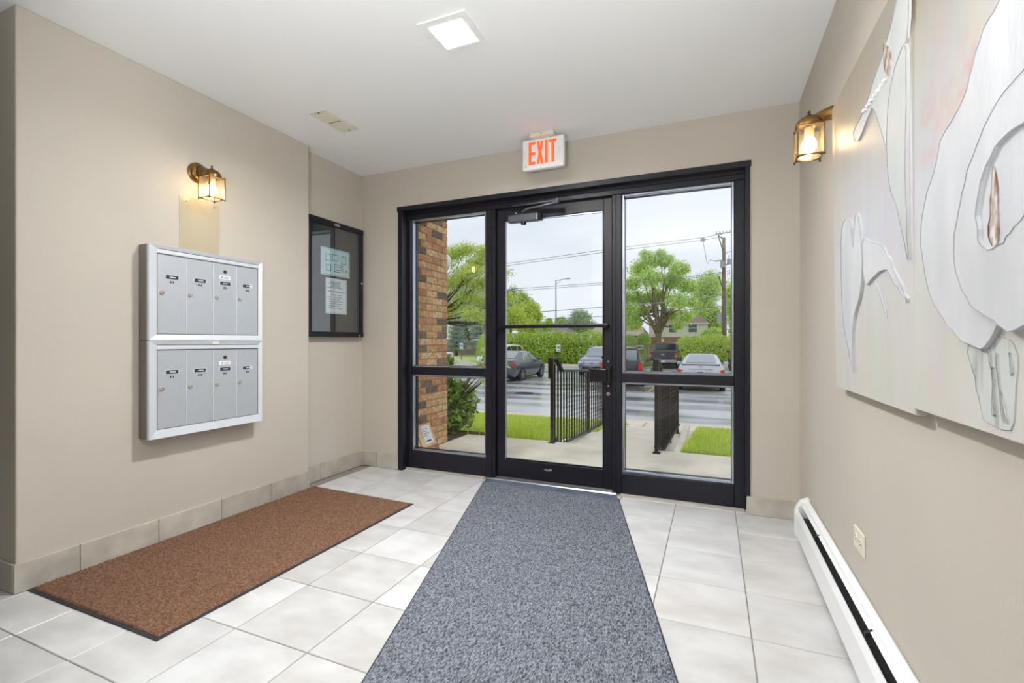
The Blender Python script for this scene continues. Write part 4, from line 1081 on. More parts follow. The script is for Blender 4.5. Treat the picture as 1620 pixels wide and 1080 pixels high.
g = MB(); fork = Vector((X0 + .3, Y0_, 2.1)); rnd = random.Random(12)
for b in lb:
    tip = Vector(b[:3]); mid = fork.lerp(tip, .55) + Vector((0, 0, rnd.uniform(-.5, .1)))
    g.tube([fork, mid, tip], [.06, .032, .010], n=6)
    for _ in range(3):
        g.tube([mid.lerp(tip, rnd.random()), tip + Vector((rnd.gauss(0, .5), rnd.gauss(0, .5), rnd.gauss(0, .3)))], [.018, .006], n=4)
g.build('branches', 'bark_dark', r, smooth=True)
leaves('foliage', 'leaf_lime', r, lb, 24000, .075, 13, shell=.1, flat=.6, soft=.2)

# trees beyond the lot: name, label, px centre, py centre, half-width px, half-height px, depth Y, leaf, clumps, leaves
def far_tree(name, label, px_, py_, hw_, hh_, Y, leaf, k, n, size, seed, base=ZR, tr_=.2, bark='bark', fill=.45, sticks=1):
    c = at_y(px_, py_, Y); e = at_y(px_ + hw_, py_, Y); t = at_y(px_, py_ - hh_, Y)
    rx, rz = abs(e[0] - c[0]), abs(t[2] - c[2])
    th = max(.8, c[2] - rz * .55 - base)
    return tree(name, label, c[0], Y, base, th, tr_, crown(c[0], Y, c[2], rx, rx, rz, k, seed, fill), n, size, leaf, seed, bark, sticks=sticks)
# big shade tree by the house: four limbs from a low fork
c0 = at_y(1041, 541, 50); r = thing('shade_tree', 'big round green shade tree with forked trunk in front of the house', 'tree', (c0[0], 50, ZR), group='trees beyond the parking lot')
x0 = c0[0]
MB().tube([(x0, 50, ZR), (x0, 50, .6), (x0 + .05, 50, 1.9)], [.42, .33, .30], n=12).build('trunk', 'bark', r, smooth=True)
bb = []
for (px_, py_, hw_, dy_) in ((1030, 410, 17, 0), (1012, 425, 17, 1), (1052, 412, 17, .5), (1075, 425, 17, -.5), (1000, 448, 16, -1), (1030, 440, 20, -1.6), (1062, 445, 20, 1), (1086, 452, 15, 0), (1010, 472, 17, 1), (1040, 470, 20, 2), (1072, 476, 19, -1.5), (1094, 478, 12, .5), (996, 490, 16, -1), (1018, 492, 13, .5), (1062, 497, 14, 1), (1085, 500, 14, -1), (1003, 512, 14, 0), (990, 505, 12, 1), (1072, 515, 10, -.5), (985, 470, 14, 0), (1045, 400, 9, 0), (1020, 402, 9, 0), (1097, 455, 8, 0)):
    q = at_y(px_, py_, 50 + dy_); e = at_y(px_ + hw_, py_, 50 + dy_); w_ = abs(e[0] - q[0]); bb.append((*q, w_, w_, w_ * .78))
for side, (dx, dz) in enumerate(((-1.9, 4.2), (-.5, 5.4), (.8, 5.0), (2.0, 3.8))):
    MB().tube([(x0 + .03 * dx, 50, 1.75), (x0 + dx * .4, 50 + (side - 1.5) * .3, 1.9 + dz * .35), (x0 + dx, 50 + (side - 1.5) * .8, 1.9 + dz)], [.2, .14, .05], n=8).build('limb', 'bark', r, smooth=True)
g = MB(); rnd = random.Random(3)
for b in bb:
    tip = Vector(b[:3]); st = Vector((x0 + rnd.uniform(-.8, .8), 50, rnd.uniform(2.4, 4.4))); g.tube([st, st.lerp(tip, .5) + Vector((0, 0, -.15)), tip], [.09, .06, .02], n=5)
g.build('branches', 'bark', r, smooth=True)
leaves('foliage', 'leaf_green', r, bb, 26000, .155, 21, shell=.1, flat=.75, soft=.24)
far_tree('leafy_tree', 'grey green tree behind the utility pole', 1122, 478, 36, 46, 76, 'leaf_mid', 14, 9000, .2, 31)
far_tree('leafy_tree', 'tall green tree beyond the utility pole at the pane edge', 1164, 490, 26, 56, 62, 'leaf_green', 12, 8000, .2, 32)
far_tree('leafy_tree', 'dark low tree behind the right end of the house', 1112, 512, 28, 26, 92, 'leaf_green', 8, 5000, .22, 33)
far_tree('leafy_tree', 'low green tree left of the house behind the board fence', 992, 516, 22, 28, 79, 'leaf_mid', 8, 5000, .2, 34)
far_tree('leafy_tree', 'dark pointed tree behind the lime green tree', 808, 482, 20, 34, 64, 'leaf_grey', 9, 5000, .22, 35)
far_tree('leafy_tree', 'rounded mid green tree right of the dark pointed tree', 832, 490, 22, 34, 60, 'leaf_mid', 11, 7000, .2, 36)
far_tree('leafy_tree', 'bushy yellow green tree above the hedge beside the door frame', 826, 505, 36, 26, 46, 'leaf_lime', 12, 8000, .17, 37)
far_tree('leafy_tree', 'small dark tree left of the street lamp', 866, 513, 14, 14, 80, 'leaf_green', 6, 3000, .2, 38)
far_tree('leafy_tree', 'broad grey green tree right of the street lamp', 915, 508, 30, 20, 84, 'leaf_grey', 12, 7000, .2, 39)
far_tree('leafy_tree', 'green tree directly behind the street lamp', 890, 512, 14, 17, 88, 'leaf_mid', 6, 3000, .2, 40)
far_tree('leafy_tree', 'green tree behind the door lock stile', 962, 515, 22, 18, 92, 'leaf_mid', 8, 4000, .2, 41)
far_tree('leafy_tree', 'tall grey green tree far behind the lime green tree', 738, 480, 50, 66, 98, 'leaf_grey', 16, 11000, .22, 42)
far_tree('leafy_tree', 'low green tree far behind the blue spruces', 785, 512, 36, 34, 80, 'leaf_mid', 9, 5000, .22, 43)
far_tree('leafy_tree', 'low grey green tree between the two blue spruces', 742, 522, 26, 28, 70, 'leaf_grey', 8, 5000, .2, 44)
far_tree('leafy_tree', 'hazy low tree furthest away over the long hedge', 850, 520, 40, 14, 110, 'leaf_grey', 10, 5000, .24, 45)
def spruce(label, px_, top, bot, hw_, Y, seed):
    b0 = at_y(px_, bot, Y); t0 = at_y(px_, top, Y); e = at_y(px_ + hw_, bot, Y); R_ = abs(e[0] - b0[0]); H = t0[2] - b0[2]
    r = thing('spruce_tree', label, 'tree', (b0[0], Y, ZR), group='trees beyond the parking lot')
    MB().tube([(b0[0], Y, ZR), (b0[0], Y, t0[2])], [.2, .03], n=8).build('trunk', 'bark', r, smooth=True)
    bl_ = []
    for k in range(9):
        f = k / 8.5; rad = R_ * (1 - f) + .1; zz = b0[2] + H * f
        for q in range(6):
            a = q * 1.047 + k * .5; bl_.append((b0[0] + math.cos(a) * rad * .6, Y + math.sin(a) * rad * .6, zz - rad * .15, rad * .45, rad * .45, H * .055))
    leaves('foliage', 'needle_blue', r, bl_, 9000, .16, seed, shell=.1, flat=.35, droop=.4)
spruce('blue grey spruce nearest the brick wall, above the board fence', 722, 496, 548, 18, 56, 51)
spruce('taller blue grey spruce behind the round bush', 760, 482, 545, 20, 55, 52)
rb = at_y(752, 555, 40.0)
r = thing('round_bush', 'clipped round green bush between the spruces and the white van', 'bush', (rb[0], 41.0, ZR))
leaves('foliage', 'leaf_hedge', r, [(rb[0], 43.5, .55, 1.5, 1.3, 1.6), (rb[0] + 1.2, 43.5, .5, 1.3, 1.3, 1.6), (rb[0] - .4, 43.5, -.2, 1.2, 1.2, .9)], 9000, .1, 53, shell=.75, flat=.8)
MB().tube([(rb[0], 43.5, ZR), (rb[0], 43.5, .4)], .1, n=8).build('stem', 'bark_dark', r)
def hedge(label, x0, x1, y, ztop, depth, leaf, n, seed, size=.10):
    r = thing('hedge', label, 'hedge', ((x0 + x1) / 2, y, ZR))
    rnd = random.Random(seed); bl_ = []; k = int((x1 - x0) / .8); h = ztop - ZR
    for i in range(k + 1):
        x = x0 + (x1 - x0) * i / k
        bl_.append((x, y + rnd.uniform(-.2, .2), ZR + h * .66, .75, depth * .5, h * .34 * rnd.uniform(.85, 1.12)))
        bl_.append((x + .4, y - rnd.uniform(.1, .4), ZR + h * .3, .8, depth * .55, h * .36))
    MB().box(x0, x1, y - depth * .25, y + depth * .35, ZR, ZR + h * .62).build('inner_twigs', 'hedge_core', r)
    leaves('foliage', leaf, r, bl_, n, size, seed, shell=.7, flat=.8)
hedge('long clipped green hedge behind the grey saloon', -19.5, -8.2, 40.6, 1.95, 1.9, 'leaf_hedge', 42000, 61)
hedge('bright green hedge behind the silver saloon', -2.2, 6.5, 43.9, 1.62, 1.9, 'leaf_hedge_bright', 30000, 62)
r = thing('round_bush', 'rounded dark bush in front of the house by the utility pole', 'bush', (1.0, 52, ZR))
q = at_y(1128, 531, 52); leaves('foliage', 'leaf_green', r, [(q[0], 52, q[2] - .3, 1.2, 1.0, 1.1)], 3000, .14, 63, shell=.75, flat=.8)
MB().tube([(q[0], 52, ZR), (q[0], 52, q[2])], .08, n=6).build('stem', 'bark_dark', r)
for k, (px_, py_, Y, lab) in enumerate(((1018, 536, 52, 'small round bush beside the shade tree trunk, over the fence'), (995, 538, 51, 'small green bush over the board fence, further from the trunk'))):
    q = at_y(px_, py_, Y); r = thing('round_bush', lab, 'bush', (q[0], Y, ZR))
    leaves('foliage', 'leaf_mid', r, [(q[0], Y, q[2] - .2, .75, .7, .8)], 2000, .12, 64 + k, shell=.7, flat=.8)
    MB().tube([(q[0], Y, ZR), (q[0], Y, q[2])], .08, n=6).build('stem', 'bark_dark', r)

# ------------------------------------------------------------------ fences, houses, poles, signs
def board_fence(label, x0, x1, y, z0, z1):
    r = thing('board_fence', label, 'fence', ((x0 + x1) / 2, y, z0), group='board fences')
    n = int((x1 - x0) / .15); g = MB(); rnd = random.Random(int(y))
    for k in range(n):
        x = x0 + k * .15; g.box(x, x + .14, y + rnd.uniform(-.006, .006), y + .02, z0, z1 + rnd.uniform(-.02, .02))
    g.build('boards', 'fence_wood', r, kind='stuff')
    for z in (z0 + .3, z1 - .3): B(x0, x1, y + .02, y + .06, z, z + .09).build('rail', 'fence_wood', r)
    for k in range(int((x1 - x0) / 2.4) + 1): B(x0 + k * 2.4, x0 + k * 2.4 + .1, y + .06, y + .16, z0 - .2, z1 + .05).build('post', 'fence_wood', r)
a = at_y(695, 540, 60); b = at_y(772, 540, 60)
board_fence('weathered board fence beyond the far grass near the brick wall', a[0], b[0], 60, ZR, .92)
a = at_y(975, 545, 47.5); b = at_y(1042, 545, 47.5)
board_fence('weathered board fence behind the dark pickup', a[0], b[0], 47.5, ZR, .75)

def house(label, x0, x1, y, eave, ridge, depth, wallm, roofm, lower=None, wins=(), name='house', zmid=1.25, gable=True):
    r = thing(name, label, 'house', ((x0 + x1) / 2, y, ZR), group='houses beyond the trees')
    if lower: B(x0 + .05, x1 - .05, y + .05, y + depth, ZR, zmid).build('lower_wall', lower, r)
    w = B(x0, x1, y, y + depth, zmid if lower else ZR, eave).build('upper_wall', wallm, r)
    o = .25
    MB().prism([(x0 - o, y - o, eave), (x0 - o, y + depth + o, eave), (x0 + depth * .12, y + depth / 2, ridge)], (0, 0, 0)) if False else None
    hip = (x1 - x0) * .08
    MB().add([(x0 - o, y - o, eave), (x1 + o, y - o, eave), (x1 + o, y + depth + o, eave), (x0 - o, y + depth + o, eave), (x0 + hip, y + depth / 2, ridge), (x1 - hip * 1.6, y + depth / 2, ridge),
              ], [(0, 1, 5, 4), (2, 3, 4, 5), (1, 2, 5), (3, 0, 4), (0, 3, 2, 1)]).build('roof', roofm, r)
    B(x0 - o, x1 + o, y - o - .03, y - o + .08, eave - .16, eave).build('fascia', 'siding', r)
    for (wx, wz, ww, wh) in wins:
        f = B(wx - ww / 2 - .09, wx + ww / 2 + .09, y - .06, y, wz - wh / 2 - .09, wz + wh / 2 + .09).build('window', 'siding', r)
        B(wx - ww / 2, wx + ww / 2, y - .07, y - .055, wz - wh / 2, wz + wh / 2).build('pane', 'window_dark', f)
        B(wx - ww / 2, wx + ww / 2, y - .08, y - .065, wz - .025, wz + .025).build('sash_bar', 'siding', f)
    return r
HY = 62
hx = lambda px_: at_y(px_, 520, HY)[0]
hz = lambda py_, px_=1080: at_y(px_, py_, HY)[2]
h_ = house('cream sided two storey house with brown roof behind the shade tree', hx(1027), hx(1119), HY, hz(511), hz(499), 7, 'siding', 'roof_shingle', 'house_brick',
           [(hx(1042), hz(519), .95, 1.0), (hx(1064), hz(519), .8, 1.0), (hx(1096), hz(519), .95, 1.0)], zmid=hz(533))
B(hx(1101) - .3, hx(1101) + .3, HY + 3.2, HY + 3.7, hz(503), hz(498)).build('roof_vent', 'galvanised', h_)
B(hx(1037), hx(1037) + 1.0, HY - .06, HY + .06, ZR, hz(535)).build('door', 'siding', h_)
house('brick house with tan roof partly hidden by leaves, beside the cream house', hx(996), hx(1020), HY - 3, hz(529), hz(516), 6, 'house_brick', 'roof_pink', None, [(hx(1012), hz(536), .8, .8)], name='house')
house('pale house roof showing over the hedge below the street lamp', at_y(868, 520, 66)[0], at_y(893, 520, 66)[0], 66, hz(523), hz(514), 6, 'siding', 'roof_grey')
house('pinkish house roof showing over the hedge beside the door stile', at_y(936, 520, 66)[0], at_y(975, 520, 66)[0], 66, hz(524), hz(510), 6, 'siding', 'roof_pink')
house('small white gabled outbuilding past the utility pole', at_y(1153, 530, 56)[0], at_y(1180, 530, 56)[0], 56, at_y(1158, 536, 56)[2], at_y(1158, 530, 56)[2], 4, 'siding', 'roof_grey', name='outbuilding')

# utility pole
UY = 46; U = lambda px_, py_, dy=0: at_y(px_, py_, UY + dy)
ub = U(1145, 560); ux = ub[0]
r = thing('utility_pole', 'tall wooden utility pole with equipment boxes behind the bright hedge', 'utility pole', (ux, UY, ZR))
MB().tube([(ux, UY, ZR - .3), (ux, UY, U(1143.5, 376)[2])], [.19, .14], n=12).build('pole', 'pole_wood', r, smooth=True)
MB().tube([(ux + .22, UY - .05, ZR), (ux + .22, UY - .05, U(1148, 465)[2])], .04, n=6).build('riser_pipe', 'galvanised', r)
B(ux - .16 - .38, ux - .16, UY - .15, UY + .15, U(1138, 512)[2], U(1138, 495)[2]).build('meter_box', 'galvanised', r, bevel=.02)
za = U(1143, 371)[2]
a = U(1112, 379); b = U(1164, 374)
MB().tube([(ux - .1, UY - .1, U(1143, 378)[2]), (ux - .5, UY - .25, U(1138, 372)[2])], .04, n=6).build('bracket', 'bark_dark', r)
MB().tube([(ux - .05, UY - .1, U(1143, 398)[2]), (ux - .45, UY - .2, U(1138, 373)[2])], .045, n=6).build('brace', 'bark_dark', r)
MB().tube([(ux - .03, UY - .12, U(1143, 460)[2]), (ux - .42, UY - .2, U(1137, 437)[2])], .045, n=6).build('brace', 'bark_dark', r)
MB().tube([(ux - .7, UY - .2, za + .05), (ux + 1.0, UY - .2, za + .12)], .05, n=6).build('crossarm', 'galvanised', r)
for k in range(6):
    x = ux - .6 + k * .28
    MB().lathe([(.03, 0), (.07, .04), (.03, .07), (.065, .11), (.03, .14), (.055, .18), (0, .2)], (x, UY - .2, za + .1), (0, 0, 1), 10).build('insulator', 'insulator', r, smooth=True)
zt_ = U(1143, 424)[2]
MB().cyl((ux - .1, UY - .3, zt_), (ux - .1, UY - .3, zt_ + .55), .2, n=14).build('transformer', 'galvanised', r)
MB().cyl((ux + .42, UY - .1, zt_ + .3), (ux + .42, UY - .1, zt_ + .75), .16, n=14).build('transformer', 'galvanised', r)
MB().cyl((ux + .42, UY - .1, zt_ + .75), (ux + .42, UY - .1, zt_ + 1.1), .04, n=8).build('bushing', 'insulator', r)
MB().tube([(ux - .1, UY - .1, zt_ + .2), (ux + .5, UY - .1, zt_ + .35)], .05, n=6).build('equipment_arm', 'galvanised', r)
MB().tube([(ux - .75, UY - .1, U(1134, 413)[2]), (ux, UY, U(1143, 412)[2])], .04, n=6).build('side_arm', 'bark_dark', r)
MB().tube([tuple(a), (a[0] + .35, UY, a[2] - 2.2), (ux - 1.1, UY, U(1128, 411)[2]), (ux - .7, UY, U(1134, 413)[2])], .022, n=5).build('jumper_wire', 'wire_black', r)
MB().tube([(ux + .25, UY - .2, U(1148, 430)[2]), (ux + .45, UY - .2, U(1150, 428)[2]), (ux + .5, UY - .2, U(1150, 433)[2]), (ux + .25, UY - .2, U(1148, 434)[2])], .025, n=5).build('cable_loop', 'wire_black', r)
wi = thing('wire_spacer', 'round cluster of splice fittings hanging on the upper wires', 'wire fitting', tuple(a))
for k in range(5):
    an = k * 1.257; MB().lathe([(.0, -.12), (.09, -.06), (.11, 0), (.09, .06), (0, .12)], (a[0] + .13 * math.cos(an), UY, a[2] + .13 * math.sin(an)), (0, 0, 1), 8).build('splice', 'insulator', wi, smooth=True)

# overhead wires
def wire(label, pts, Y, rad, m_='wire_black'):
    P = [at_y(x, y, Y) for x, y in pts]
    o = MB().tube(P, rad, n=5).build('overhead_wire', m_, None)
    return tag(o, label, 'wire', 'overhead wires')
wire('topmost of the overhead wires, running into the pole top', [(620, 446), (800, 417), (955, 395), (1110, 376), (1143, 370)], 45.8, .022)
wire('second overhead wire, just under the topmost one', [(620, 450), (800, 420.5), (955, 399), (1110, 380), (1143, 374)], 45.8, .022)
wire('third overhead wire from the top, level with the shade tree crown', [(620, 470), (800, 458), (955, 447), (1095, 437), (1145, 430)], 45.8, .022)
wire('fourth overhead wire, a hair under the third', [(620, 473), (800, 461), (955, 450), (1095, 439.5), (1145, 432)], 45.8, .02)
wire('thick pale overhead cable crossing the shade tree', [(620, 508), (800, 497), (985, 483.5), (1060, 477), (1145, 466)], 45.8, .035, 'galvanised')
wire('lowest overhead wire crossing the shade tree', [(620, 516), (800, 508), (985, 498.5), (1070, 492), (1145, 484)], 45.8, .025)
wire('short overhead wire leaving the pole away from the shade tree', [(1146, 401), (1165, 394), (1190, 383)], 45.8, .022)

# street lamp
ly = 56; L0 = at_y(879.5, 540, ly)
r = thing('street_lamp', 'tall slim grey street lamp beyond the long hedge', 'street lamp', (L0[0], ly, ZR))
zt2 = at_y(880, 443, ly)[2]
MB().tube([(L0[0], ly, ZR), (L0[0], ly, zt2)], [.12, .07], n=8).build('pole', 'galvanised', r, smooth=True)
tip = at_y(897, 440.5, ly)
MB().tube([(L0[0], ly, zt2 - .05), tip], .035, n=6).build('arm', 'galvanised', r)
MB().tube([(L0[0], ly, zt2 - .55), ((L0[0] + tip[0]) / 2, ly, (zt2 + tip[2]) / 2 - .06)], .025, n=6).build('arm_brace', 'galvanised', r)
MB().box(tip[0] - .1, tip[0] + .4, ly - .12, ly + .12, tip[2] - .07, tip[2] + .07).build('lamp_head', 'galvanised', r, bevel=.04)

def parking_sign(label, px_, ptop, pbot, Y, zbase):
    c = at_y(px_, ptop, Y); z1 = c[2]; z0 = at_y(px_, pbot, Y)[2]; w = .19 * Y / 42
    r = thing('parking_sign', label, 'sign', (c[0], Y, zbase), group='accessible parking signs')
    B(c[0] - .04, c[0] + .04, Y, Y + .05, zbase, z1 - .1).build('post', 'sign_green', r)
    B(c[0] - w, c[0] + w, Y - .03, Y - .01, z0, z1).build('panel', 'sign_white', r, bevel=.006)
    zc = z0 + (z1 - z0) * .58; hw_ = w * .55
    B(c[0] - hw_, c[0] + hw_, Y - .034, Y - .029, zc - hw_, zc + hw_).build('blue_square', 'ink_blue', r)
    g = MB()                                          # wheelchair symbol
    g.cyl((c[0] - .02, Y - .034, zc + hw_ * .7), (c[0] - .02, Y - .038, zc + hw_ * .7), hw_ * .17, n=8)
    g.box(c[0] - .03, c[0] - .005, Y - .038, Y - .034, zc - hw_ * .1, zc + hw_ * .5)
    g.box(c[0] - .03, c[0] + hw_ * .5, Y - .038, Y - .034, zc - hw_ * .15, zc + hw_ * .02)
    g.box(c[0] + hw_ * .35, c[0] + hw_ * .55, Y - .038, Y - .034, zc - hw_ * .7, zc)
    for k in range(8):
        a0 = 2.0 + k * .55; g.box(c[0] - .02 + hw_ * .5 * math.cos(a0) - .012, c[0] - .02 + hw_ * .5 * math.cos(a0) + .012, Y - .038, Y - .034, zc - hw_ * .3 + hw_ * .5 * math.sin(a0) - .012, zc - hw_ * .3 + hw_ * .5 * math.sin(a0) + .012)
    g.build('wheelchair_symbol', 'sign_white', r)
    g = MB(); g.box(c[0] - w * .6, c[0] + w * .6, Y - .034, Y - .029, z0 + .05, z0 + .10); g.build('sign_print', 'sign_green', r)
parking_sign('white and blue accessible parking sign near the round bush', 730, 542.5, 552.5, 43.0, ZR)
parking_sign('white and blue accessible parking sign in front of the long hedge', 883.5, 545, 556, 38.3, ZR)

# ------------------------------------------------------------------ vehicles
def spline(tab, x, j):
    for a, b in zip(tab[:-1], tab[1:]):
        if a[0] <= x <= b[0]:
            t = (x - a[0]) / (b[0] - a[0]) if b[0] > a[0] else 0
            return a[j] + (b[j] - a[j]) * t
    return tab[-1][j] if x > tab[-1][0] else tab[0][j]
def vehicle(name, label, loc, heading, tab, paint, glassm, wheels, wr, W, side_win, front, rear, opts):
    """body lofted through stations (x, bottom, shoulder z, half width, top z, top half width); x runs tail to nose"""
    r = thing(name, label, 'car', loc, world=False, rz=heading, group='cars in the parking lot')
    def sec(x):
        zb, zs, ws, zt, wt = [spline(tab, x, j) for j in range(1, 6)]
        h = zs - zb; half = [(0, zb), (ws - .12, zb), (ws - .03, zb + h * .22), (ws, zb + h * .55), (ws - .02, zb + h * .85), (ws - .05, zs)]
        dz = zt - zs
        half += [(wt + (ws - .05 - wt) * .0 + .0, zs + dz * .90), (wt - .10, zs + dz * .985), (wt * .5, zt + .005), (0, zt + .012)]
        return half
    X = sorted(set([t[0] for t in tab] + list(np.linspace(tab[0][0], tab[-1][0], 15))))
    m_ = MB(); rows = []
    for x in X:
        h = sec(x); loop = [(x, y, z) for y, z in h] + [(x, -y, z) for y, z in reversed(h[1:-1])]
        rows.append(loop)
    n = len(rows[0]); vs = [p for l_ in rows for p in l_]
    fs = [(i * n + k, i * n + (k + 1) % n, (i + 1) * n + (k + 1) % n, (i + 1) * n + k) for i in range(len(rows) - 1) for k in range(n)]
    fs += [tuple(range(n)), tuple((len(rows) - 1) * n + k for k in range(n))]
    m_.add(vs, fs).build('body', paint, r, smooth=42)
    # side windows
    def side_pt(x, f, s, o=.012):
        h = sec(x); a, b = h[5], h[6]; y = a[0] + (b[0] - a[0]) * f; z = a[1] + (b[1] - a[1]) * f
        return (x, s * (y + o), z + o * .3)
    for s in (-1, 1):
        for (xa, xb, xc, xd) in side_win:            # bottom from xa..xb, top from xc..xd
            q = MB(); k = 5; P = []
            for i in range(k + 1):
                t = i / k; P.append((side_pt(xa + (xb - xa) * t, .10, s), side_pt(xc + (xd - xc) * t, .90, s)))
            vs = []; fs = []
            for a, b in P:
                m2 = tuple((a[j] + b[j]) / 2 for j in range(3)); vs += [a, m2, b]
            for i in range(k):
                for j in range(2): fs.append((i * 3 + j, i * 3 + j + 1, i * 3 + 4 + j, i * 3 + 3 + j))
            q.add(vs, fs).build('side_window', glassm, r)
        MB().box(opts['mirror'] - .06, opts['mirror'] + .08, s * (W / 2 - .02) - (.0 if s > 0 else .2), s * (W / 2 - .02) + (.2 if s > 0 else .0), opts['mz'] - .07, opts['mz'] + .08).build('wing_mirror', opts.get('mirror_m', paint), r, bevel=.03, seg=2)
        for dx in opts.get('handles', ()):
            MB().box(dx - .09, dx + .09, s * (W / 2 - .01) - .02, s * (W / 2 - .01) + .02, opts['hz'] - .015, opts['hz'] + .015).build('door_handle', opts.get('handle_m', paint), r, bevel=.008)
    # windscreen and rear screen follow the loft's top
    def top_patch(x0, x1, nm, w0=.92, o=.012):
        k = 5; vs = []; fs = []
        for i in range(k + 1):
            x = x0 + (x1 - x0) * i / k; h = sec(x)
            for f in (-1, -.5, 0, .5, 1):
                wt = h[7][0]; y = f * wt * w0; z = h[9][1] + (h[7][1] - h[9][1]) * abs(f)
                vs.append((x + (o if x1 > 0 else -o) * .8, y, z + o))
        for i in range(k):
            for j in range(4): fs.append((i * 5 + j, i * 5 + j + 1, i * 5 + 6 + j, i * 5 + 5 + j))
        MB().add(vs, fs).build(nm, glassm, r, smooth=True)
    if 'screen' in opts: top_patch(*opts['screen'], 'windscreen')
    if 'backlight' in opts: top_patch(*opts['backlight'], 'rear_window')
    # wheels
    for xw in wheels:
        for s in (-1, 1):
            yo = s * (W / 2 + .005); yi = s * (W / 2 - .21)
            MB().cyl((xw, s * (W / 2 - .10), wr + .02), (xw, s * (W / 2 - .012), wr + .02), wr + .07, n=24).build('wheel_arch', 'car_trim', r)
            w = MB().lathe([(wr * .62, 0), (wr * .93, 0), (wr, .03), (wr, .18), (wr * .93, .21), (wr * .62, .21)], (xw, yo, wr), (0, -s, 0), 26, cap=False).build('tyre', 'tyre', r, smooth=35)
            g = MB(); g.lathe([(wr * .70, .004), (wr * .66, .05), (wr * .30, .06), (0, .06)], (xw, yo, wr), (0, -s, 0), 24, cap=False)
            g.build('rim', opts.get('rim_back', 'car_trim'), w)
            g = MB(); g.cyl((xw, yo + s * .006, wr), (xw, yo - s * .03, wr), wr * .16, n=10)
            for k in range(5):
                a = k * 1.2566 + .3; ca, sa = math.cos(a), math.sin(a); b_ = wr * .085
                p = [(xw + ca * wr * .1 - sa * b_, yo + s * .002, wr + sa * wr * .1 + ca * b_), (xw + ca * wr * .66 - sa * b_ * 1.3, yo + s * .002, wr + sa * wr * .66 + ca * b_ * 1.3),
                     (xw + ca * wr * .66 + sa * b_ * 1.3, yo + s * .002, wr + sa * wr * .66 - ca * b_ * 1.3), (xw + ca * wr * .1 + sa * b_, yo + s * .002, wr + sa * wr * .1 - ca * b_)]
                g.prism(p, (0, -s * .03, 0))
            for k in range(20):
                a0, a1 = k * .31416, (k + 1) * .31416
                g.prism([(xw + math.cos(a0) * wr * .63, yo + s * .003, wr + math.sin(a0) * wr * .63), (xw + math.cos(a1) * wr * .63, yo + s * .003, wr + math.sin(a1) * wr * .63), (xw + math.cos(a1) * wr * .70, yo + s * .003, wr + math.sin(a1) * wr * .70), (xw + math.cos(a0) * wr * .70, yo + s * .003, wr + math.sin(a0) * wr * .70)], (0, -s * .02, 0))
            g.build('spokes', 'rim', w)
    B(wheels[0] - .5, wheels[1] + .5, -W / 2 + .2, W / 2 - .2, .14, .4).build('underbody', 'car_trim', r, local=True)
    for (nm, x0, x1, y0, y1, z0, z1, mm, both, bv) in front + rear:
        for s in ((-1, 1) if both else (1,)):
            ya, yb = sorted((s * y0, s * y1))
            if nm == 'tail_lamp' and opts.get('wedge'):
                h_ = z1 - z0
                MB().prism([(x0, s * y1, z1), (x0, s * y1, z0 + h_ * .1), (x0 + .02, s * y0, z0), (x0 + .02, s * y0, z0 + h_ * .45), (x0, s * (y0 * .45 + y1 * .55), z1 - h_ * .25)], (x1 - x0, 0, 0)).build(nm, mm, r, bevel=.012, seg=2)
            else:
                MB().box(x0, x1, ya, yb, z0, z1).build(nm, mm, r, bevel=bv, seg=2 if bv > .012 else 1)
    return r
def scale_tab(tab, L, W, H):
    return [(x * L, zb * H, zs * H, ws * W, zt * H, wt * W) for x, zb, zs, ws, zt, wt in tab]
# normalised saloon: x in -0.5..0.5 (tail..nose)
SALOON = [(-.5, .30, .56, .42, .60, .38), (-.492, .20, .62, .465, .70, .42), (-.46, .16, .655, .485, .735, .42), (-.375, .15, .665, .497, .75, .41), (-.28, .14, .67, .50, .86, .38), (-.17, .14, .67, .50, .985, .335),
          (-.03, .13, .66, .50, 1.0, .335), (.06, .13, .65, .50, .965, .345), (.14, .13, .635, .50, .82, .38), (.215, .14, .62, .50, .685, .42), (.33, .15, .58, .495, .635, .41), (.43, .16, .53, .475, .575, .38), (.485, .19, .47, .43, .50, .35), (.5, .26, .42, .38, .44, .31)]
def saloon(label, name, loc, head, L, W, H, paint, plate_rear=True, spoiler=False, gl='car_glass'):
    T = scale_tab(SALOON, L, W, H); hL = L / 2
    sw_ = [(-.265 * L, -.185 * L, -.175 * L, -.165 * L), (-.175 * L, -.025 * L, -.155 * L, -.025 * L), (-.015 * L, .17 * L, -.015 * L, .075 * L)]
    rear = [('tail_lamp', -hL - .005, -hL + .22, W * .25, W * .475, H * .50, H * .615, 'tail_red', True, .03), ('rear_bumper_trim', -hL - .02, -hL + .2, -W * .36, W * .36, H * .17, H * .25, 'car_trim', False, .02),
            ('number_plate', -hL - .028, -hL + .03, -.16, .16, H * .49, H * .575, 'plate', False, .004), ('plate_print', -hL - .031, -hL + .0, -.12, .12, H * .515, H * .545, 'ink_blue', False, .002),
            ('chrome_strip', -hL - .012, -hL + .05, -W * .25, W * .25, H * .60, H * .63, 'chrome', False, .006)]
    if spoiler: rear.append(('spoiler', -.488 * L, -.445 * L, -W * .40, W * .40, H * .735, H * .765, paint, False, .012))
    g_ = [('head_lamp', hL - .34, hL - .04, W * .27, W * .42, H * .42, H * .50, 'lamp_clear', True, .03), ('grille', hL - .1, hL + .012, -W * .2, W * .2, H * .28, H * .42, 'car_trim', False, .02)]
    return vehicle(name, label, loc, head, T, paint, gl, (-.315 * L + .12, .275 * L + .10), .33 * (H / 1.46), W, sw_, g_, rear,
                   dict(wedge=True, screen=(.075 * L, .20 * L), backlight=(-.365 * L, -.18 * L), mirror=.165 * L, mz=H * .69, handles=(-.13 * L, .045 * L), hz=H * .60))
